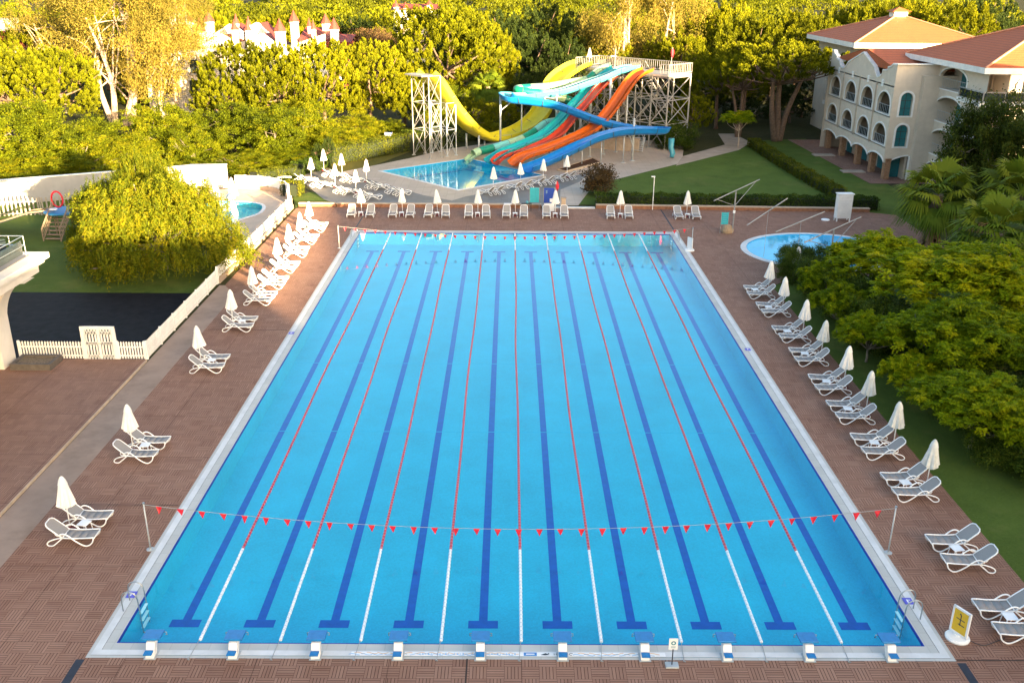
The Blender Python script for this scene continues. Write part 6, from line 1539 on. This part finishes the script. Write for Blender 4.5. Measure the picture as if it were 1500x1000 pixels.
def hedge(name, label, path, w, h, mat='f_hedge', dens=140, cat='hedge', size=.15, seed=1):
    t = thing(name, label, cat, (path[0][0], path[0][1], 0)); o = Vector((*path[0], 0)); rng = np.random.default_rng(seed); core = MB(); Vs, tn = [], []
    for p, q in zip(path[:-1], path[1:]):
        p, q = Vector((*p, 0))-o, Vector((*q, 0))-o; d = q-p; ln = d.length; rz = math.atan2(d.y, d.x); core.box(((p.x+q.x)/2, (p.y+q.y)/2, h*.46), (ln, w*.8, h*.86), rz)
        n = int(dens*ln*(w+2*h)); u = rng.uniform(-.02, 1.02, n); s = rng.uniform(0, w+2*h, n); loc = np.where((s < h)[:, None], np.stack([-np.full(n, w/2), s], 1), np.where((s < h+w)[:, None], np.stack([s-h-w/2, np.full(n, h)], 1), np.stack([np.full(n, w/2), np.clip(w+2*h-s, 0, h)], 1)))
        bul = .06*np.sin(u*ln*2.1+1)+.05*np.sin(u*ln*5.3)+rng.normal(size=n)*.045; loc[:, 0] *= 1+bul/w*2; loc[:, 1] *= 1+bul*.8
        uv = np.array([d.x/ln, d.y/ln, 0]); nv = np.array([-d.y/ln, d.x/ln, 0]); P_ = np.array([p.x, p.y, 0])+uv*(u*ln)[:, None]+nv*loc[:, :1]+np.array([0, 0, 1])*loc[:, 1:]
        dd = unit(rng.normal(size=(n, 3))+np.array([0, 0, .4])); Vs.append(leaf_quads(P_, dd, size*rng.uniform(.7, 1.3, n), size*.6, rng)); tn.append(np.clip(.42+.2*np.sin(u*ln*1.3+2)+rng.normal(size=n)*.14, 0, 1))
    core.build('core', simple('hedge_core', (.012, .02, .006), .95), t); o2 = bpy.data.objects.new('foliage', leaf_mesh('foliage', np.concatenate(Vs), np.concatenate(tn), M[mat])); COL.objects.link(o2); o2.parent = t

# left of the pool
tree('pepper', -24.7, 39.6, 6.9, 5.7, 'wide drooping pepper tree, half in sun, beside the black play surface', sy=.92, rz=.4)
tree('pepper', -29.2, 42.6, 6.2, 3.0, 'smaller drooping tree joined to the left of the big pepper tree', rz=2.0)
tpx('pepper', 205, 46, 214, 120, 'tall yellow green drooping tree rising behind the big pepper tree', rz=4.0)
# hedge like row of broadleaf trees behind the white wall
row = [(18, 76, 148, 150), (88, 72, 190, 120), (128, 80, 172, 110), (176, 74, 198, 110), (232, 82, 150, 118), (282, 77, 185, 92), (338, 84, 150, 118), (392, 80, 160, 110), (438, 86, 150, 110), (486, 84, 186, 90), (528, 91, 168, 84), (566, 96, 176, 62)]
for i, (px, Y, tp, w_) in enumerate(row):
    tpx(f'broad{i % 3}', px, Y, tp, w_, f'yellow green leafy tree, {ordn(i, len(row))} from the left in the row behind the white wall', 'leafy trees behind the white wall')
row = [(-20, 68, 236, 130), (60, 67, 250, 110), (112, 70, 222, 105), (300, 72, 236, 95), (362, 74, 222, 90), (420, 78, 216, 90), (258, 69, 240, 90)]
for i, (px, Y, tp, w_) in enumerate(row):
    tpx(f'broad{(i+1) % 3}', px, Y, tp, w_, f'low leafy bush tree, {ordn(i, len(row))} counted in the front row against the white wall', 'bushes against the white wall')
row = [(0, 92, 66, 155), (66, 96, 68, 140), (345, 100, 58, 130), (405, 97, 64, 125), (468, 99, 56, 135), (538, 104, 58, 135), (320, 96, 112, 90)]
lbs = ['big rounded stone pine at the far left edge', 'big rounded stone pine left of the pale eucalyptus trunks', 'sunlit stone pine at the left of the big clump before the castle', 'sunlit stone pine in the centre left of the clump before the castle', 'sunlit stone pine in the centre right of the clump before the castle', 'sunlit stone pine at the right of the clump before the castle', 'small stone pine leaning beside the grey house front']
for i, (px, Y, tp, w_) in enumerate(row): tpx(f'fpine{i % 2}', px, Y, tp, w_, lbs[i], 'stone pines on the left')
tpx('euc0', 150, 106, -45, 210, 'tall golden eucalyptus with several leaning pale trunks', rz=.5)
tpx('euc1', 225, 101, -20, 150, 'tall golden eucalyptus with one white trunk before the castle', rz=2.2)
tpx('euc1', 60, 118, -30, 150, 'airy golden eucalyptus behind the big pines at the upper left', rz=4.0)
tpx('euc0', 262, 126, -25, 110, 'golden eucalyptus crown touching the left castle turrets', rz=3.0)
tpx('brown', 545, 142, 42, 96, 'rounded brown dry tree between the castle and the round sunlit pine')
tpx('pine2', 606, 165, 12, 110, 'sunlit pine hiding the foot of the far turreted building')
tpx('fpine1', 652, 112, 6, 175, 'large round sunlit stone pine above the yellow slide tower')
tpx('fpine0', 705, 118, 26, 115, 'sunlit stone pine right of the large round one over the yellow slide')
tpx('fpine0', 590, 108, 92, 98, 'sunlit stone pine just left of the yellow slide tower')
tpx('pine2', 620, 103, 132, 80, 'small sunlit pine beside the top of the yellow slide tower')
p = on_y(714, 120, 104); palm('palm0', p.x, 104, p.z-.6, 1.25, 'sunlit fan palm standing behind the yellow slide')
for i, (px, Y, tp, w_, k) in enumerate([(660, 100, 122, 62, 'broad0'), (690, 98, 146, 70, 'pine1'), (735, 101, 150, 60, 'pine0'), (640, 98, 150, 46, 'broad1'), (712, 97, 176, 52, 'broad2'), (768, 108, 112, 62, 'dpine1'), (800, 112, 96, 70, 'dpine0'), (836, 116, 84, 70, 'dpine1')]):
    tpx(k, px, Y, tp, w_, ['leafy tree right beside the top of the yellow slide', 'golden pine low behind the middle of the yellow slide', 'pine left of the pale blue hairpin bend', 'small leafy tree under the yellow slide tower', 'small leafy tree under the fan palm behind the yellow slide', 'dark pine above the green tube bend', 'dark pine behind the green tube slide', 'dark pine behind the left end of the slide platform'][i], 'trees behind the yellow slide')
for i, (px, Y, tp, w_) in enumerate([(742, 134, 22, 120), (800, 138, 10, 130), (852, 130, 24, 120), (780, 124, 52, 110), (830, 122, 62, 90)]):  # dark needle colour stands in for the shade of this gap
    tpx(f'dpine{i % 2}', px, Y, tp, w_, f'pine with shade darkened needles behind the slides, {ORD[i]} of five in the dark gap', 'dark pines in the gap behind the slides')
tpx('euc0', 925, 122, -68, 125, 'orange brown eucalyptus behind the slide platform', rz=1.0)
tpx('euc1', 868, 126, 44, 60, 'small golden eucalyptus just behind the folded umbrella on the platform', rz=2.0)
tpx('euc1', 990, 124, -80, 120, 'pale eucalyptus crown at the top right of the slides')
for i, (px, Y, tp, w_, k, l) in enumerate([(1000, 118, 52, 110, 'pine0', 'sunlit stone pine right of the slide platform flag'), (968, 126, 60, 80, 'dpine0', 'dark pine behind the right corner of the slide platform'), (1058, 107, 74, 120, 'pine1', 'stone pine with sunlit top left of the big branching pine'), (1015, 97, 140, 66, 'pine2', 'low golden pine beside the right slide tower'), (1152, 97, 62, 190, 'umbpine', 'big umbrella pine with long forked trunks left of the hotel'), (1092, 100, 84, 110, 'umbpine', 'umbrella pine with a leaning trunk behind the young lawn tree'), (1105, 120, 22, 120, 'pine0', 'sunlit stone pine high behind the umbrella pines'), (1062, 132, 4, 110, 'pine2', 'sunlit stone pine in the top row above the slide tower'), (1180, 124, 18, 120, 'pine1', 'sunlit stone pine left of the rear hotel roof'), (1022, 128, 30, 100, 'pine1', 'sunlit pine above the flag on the slide tower')]):
    tpx(k, px, Y, tp, w_, l, 'stone pines right of the slides')
# understory behind the umbrella pines
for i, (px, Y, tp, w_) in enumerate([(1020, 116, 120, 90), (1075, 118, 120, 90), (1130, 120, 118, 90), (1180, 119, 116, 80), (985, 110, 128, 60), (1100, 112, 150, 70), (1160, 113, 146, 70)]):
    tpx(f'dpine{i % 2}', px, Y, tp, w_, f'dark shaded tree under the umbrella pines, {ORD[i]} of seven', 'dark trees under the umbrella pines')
tpx('shrub', 992, 91, 178, 62, 'dark round bush at the right end of the blue slide')
tpx('shrub', 975, 95, 165, 44, 'dark bush behind the right hairpin bend')
tree('rustbush', *ground(875, 285)[:2], 3.0, 1.75, 'rusty purple shrub at the corner of the lawn by the steps')
tree('mimosa', 27.4, 91.8, 4.6, 2.6, 'young feathery tree with pale twin stems at the lawn path')
tpx('pine2', 1288, 128, 6, 120, 'sunlit stone pine behind the roof cupola'); tpx('pine0', 1392, 121, 2, 150, 'large sunlit stone pine between the two hotel roofs'); tpx('pine1', 1236, 134, 12, 90, 'sunlit pine behind the left slope of the rear roof')
tpx('dpine0', 1475, 118, 28, 90, 'dark pine at the right edge behind the hotel'); tpx('dpine1', 1440, 138, 0, 120, 'dark pine in the top row at the right'); tpx('pine2', 1340, 142, -4, 100, 'sunlit pine in the top row right of the cupola')
# right side: dark trees before the hotel, palms, foreground feathery trees and shrubs
tpx('dbroad', 1462, 55, 128, 132, 'dark broad tree in front of the hotel balconies at the right edge')
tpx('dbroad', 1424, 57, 196, 66, 'smaller dark tree just left of the broad one before the hotel')
tpx('dbroad', 1510, 52, 160, 110, 'dark tree at the right edge behind the palms')
def pal(key, cx, cy, bx, by, s, l):
    g_ = ground(bx, by); p = on_y(cx, cy, g_.y); palm(key, (p.x+g_.x)/2, g_.y, p.z, s, l)
pal('palm0', 1372, 285, 1362, 366, 1.50, 'leftmost of the three fan palms before the hotel')
pal('palm1', 1436, 342, 1462, 440, 1.40, 'lowest and nearest of the three fan palms before the hotel')
pal('palm1', 1482, 282, 1488, 380, 1.45, 'fan palm at the right edge behind the other two')
FT = [('feather0', 23.2, 32.4, 5.1, 4.4, 'feathery green tree nearest the oval pool with sunlit tips painted yellow'), ('feather1', 25.6, 26.4, 5.9, 5.8, 'largest feathery tree in the middle of the right bank'), ('feather0', 30.0, 30.0, 4.6, 4.2, 'feathery tree farther back just below the palms'), ('feather1', 22.2, 19.8, 4.8, 4.2, 'feathery tree with open branches in the lower middle of the right bank'), ('feather0', 20.0, 13.2, 3.7, 3.2, 'low feathery tree overhanging the right deck umbrellas nearest the camera')]
for k, x, y, h, r, l in FT: tree(k, x, y, h, r, l, 'feathery trees on the right bank')
LW = [('feather0', 18.9, 23.2, 3.0, 2.1, 'low feathery bush behind the seventh pair of right loungers'), ('feather1', 18.8, 27.6, 3.2, 2.0, 'low feathery bush behind the eighth pair of right loungers'), ('feather0', 19.2, 18.0, 2.8, 1.9, 'low feathery bush behind the sixth pair of right loungers'), ('feather1', 19.6, 31.8, 3.4, 2.2, 'low feathery bush behind the ninth pair of right loungers')]
for k, x, y, h, r, l in LW: tree(k, x, y, h, r, l, 'feathery trees on the right bank')
SH = [(19.6, 33.8, 2.8, 1.7), (20.0, 29.6, 3.0, 1.7), (20.2, 25.0, 3.0, 1.8), (22.6, 21.0, 2.8, 2.2), (22.8, 15.0, 2.4, 2.2), (22.0, 10.6, 2.0, 2.0), (25.4, 8.6, 2.4, 2.4), (19.0, 37.6, 2.4, 1.3), (28.5, 13.5, 3.4, 3.0), (29, 20.5, 3.6, 3.0), (21.2, 16.2, 2.2, 1.8), (20.9, 11.8, 1.9, 1.7)]
for i, (x, y, h, r) in enumerate(SH):
    tree('shrub', x, y, h, r, f'dark green shrub under the feathery trees, {ORD[i]} of twelve along the right bank', 'shrubs under the feathery trees')
# hedges
hedge('hedge', 'long dark clipped hedge between the deck kerb and the lawn', [(7.4, 60.2), (13, 60.1), (19, 59.9), (25, 59.7), (32.5, 59.4)], 1.5, 1.0, 'f_dark', 160)
hedge('hedge', 'low wavy hedge running diagonally across the lawn', gp((1103, 214), (1125, 229), (1150, 245), (1180, 263), (1205, 277), (1228, 290)), 1.3, .9, 'f_hedge', 150, seed=2)
hedge('hedge', 'sunlit clipped hedge behind the loungers left of the slide pool', gp((372, 268), (400, 263), (432, 258)), 1.4, 1.1, 'f_hedge', 150, seed=3)
hedge('hedge', 'dark clipped hedge behind the front row of loungers left of the slide pool', gp((434, 257), (462, 249), (478, 243)), 1.3, 1.2, 'f_dark', 150, seed=4)
hedge('hedge', 'short sunlit hedge piece beside the curved fence', gp((408, 277), (424, 272)), 1.2, .8, 'f_hedge', 150, seed=5)
hedge('hedge', 'rounded yellow green hedge block at the corner lawn', gp((424, 288), (436, 281)), 1.6, 1.2, 'f_hedge', 150, seed=6)
hedge('hedge', 'tall loose hedge along the far side of the slide plaza', gp((482, 240), (520, 234), (560, 227), (598, 220)), 1.6, 1.9, 'f_hedge', 120, seed=7)
hedge('hedge', 'dark bank of shrubs behind the slide towers', gp((600, 222), (660, 208), (740, 198), (800, 196)), 2.0, 2.2, 'f_dark', 110, seed=8)
for i, (q, h) in enumerate((((468, 247), 2.6), ((482, 243), 3.0), ((1216, 330), 1.0))):
    if i == 2: continue
    p = ground(*q); tree('dpine0', p.x, p.y, h, .7, f'small dark cone shaped cypress behind the umbrellas, {("left","right")[i]} of two', 'small cypresses')
# flowering shrub at the end of the oval pool
for i, (x, y) in enumerate(((19.8, 40.2), (21.3, 39.6))): tree('shrub', x, y, 2.0, 1.25, f'flowering shrub at the oval pool edge, {("left","right")[i]} of two', 'flowering shrubs')
# woodland behind: individual stone pines, then the far wood
rng = np.random.default_rng(5); n = 0
NEARW = []
for Y in (132, 150, 170, 192):
    x = -95 if Y < 160 else -120
    while x < 120:
        xx, yy = x+rng.uniform(-3, 3), Y+rng.uniform(-6, 6); x += rng.uniform(9.5, 13)
        q = 750+FPX*(xx-CX)/((yy-CY)*math.cos(PITCH)+4)
        if 255 < q < 520 and yy < 163: continue
        if 40 < xx < 62 and yy < 132: continue
        if 560 < q < 650 and yy < 205: continue
        if yy < 146 and (-90 < xx < 60) and 640 < q < 870: continue
        NEARW.append((xx, yy))
sd_ = sorted(NEARW, key=lambda p: (round((p[1]-132)/19), p[0])); rows = {}
for xx, yy in sd_: rows.setdefault(min(3, max(0, round((yy-132)/19))), []).append((xx, yy))
rn = ['first', 'second', 'third', 'fourth']
CNT = ['', 'eleventh', 'twelfth']
def big(i):
    o = ['first', 'second', 'third', 'fourth', 'fifth', 'sixth', 'seventh', 'eighth', 'ninth', 'tenth', 'eleventh', 'twelfth', 'thirteenth', 'fourteenth', 'fifteenth', 'sixteenth', 'seventeenth', 'eighteenth', 'nineteenth', 'twentieth', 'twenty first', 'twenty second', 'twenty third', 'twenty fourth', 'twenty fifth', 'twenty sixth']
    return o[i]
for r_, lst in rows.items():
    for i, (xx, yy) in enumerate(sorted(lst)):
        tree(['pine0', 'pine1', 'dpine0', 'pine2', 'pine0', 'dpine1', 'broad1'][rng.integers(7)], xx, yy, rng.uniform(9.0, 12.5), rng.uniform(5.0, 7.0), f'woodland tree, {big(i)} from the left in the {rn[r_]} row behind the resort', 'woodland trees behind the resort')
Vs, tn = [], []
for i in range(420):
    yy = 212+690*rng.uniform(0, 1)**1.7; xx = rng.uniform(-.46, .46)*(yy+60); Rr = rng.uniform(5, 7.5)*(1+max(0, yy-350)/400); hh = rng.uniform(8.5, 13.0)*(1+max(0, yy-450)/900); nl = 800
    C = dome_points(nl, Rr, hh-4.5, 4.5, rng, -.1, (.8, 1)); C += np.array([xx, yy, 0]); d = unit(rng.normal(size=(nl, 3))+np.array([0, 0, .9])); Vs.append(leaf_quads(C, d, (1.1+max(0, yy-350)/300)*rng.uniform(.6, 1.2, nl), .42, rng)); tn.append(np.clip(rng.normal()*.15+.45+rng.normal(size=nl)*.12, 0, 1))
o = bpy.data.objects.new('far_wood', leaf_mesh('far_wood', np.concatenate(Vs), np.concatenate(tn), M['f_pine'])); COL.objects.link(o); tag(o, 'far pine wood reaching the top edge of the photo', 'wood', None, 'stuff')
# grass tufts where the bank meets the wall
# ---------------------------------------------------------------- put every empty at the base of its thing
bpy.context.view_layer.update()
for o in list(COL.objects):
    if o.type == 'EMPTY' and not o.parent and o.children and tuple(o.location) == (0.0, 0.0, 0.0) or (o.type == 'EMPTY' and o.name.startswith(('castle', 'courtyard', 'far_', 'red_roof'))):
        pts = [c.matrix_world @ Vector(b) for c in o.children for b in c.bound_box]
        c_ = Vector(((min(p.x for p in pts)+max(p.x for p in pts))/2, (min(p.y for p in pts)+max(p.y for p in pts))/2, min(p.z for p in pts)))
        d = c_-o.location; o.location = c_
        for ch in o.children: ch.location = ch.location-d
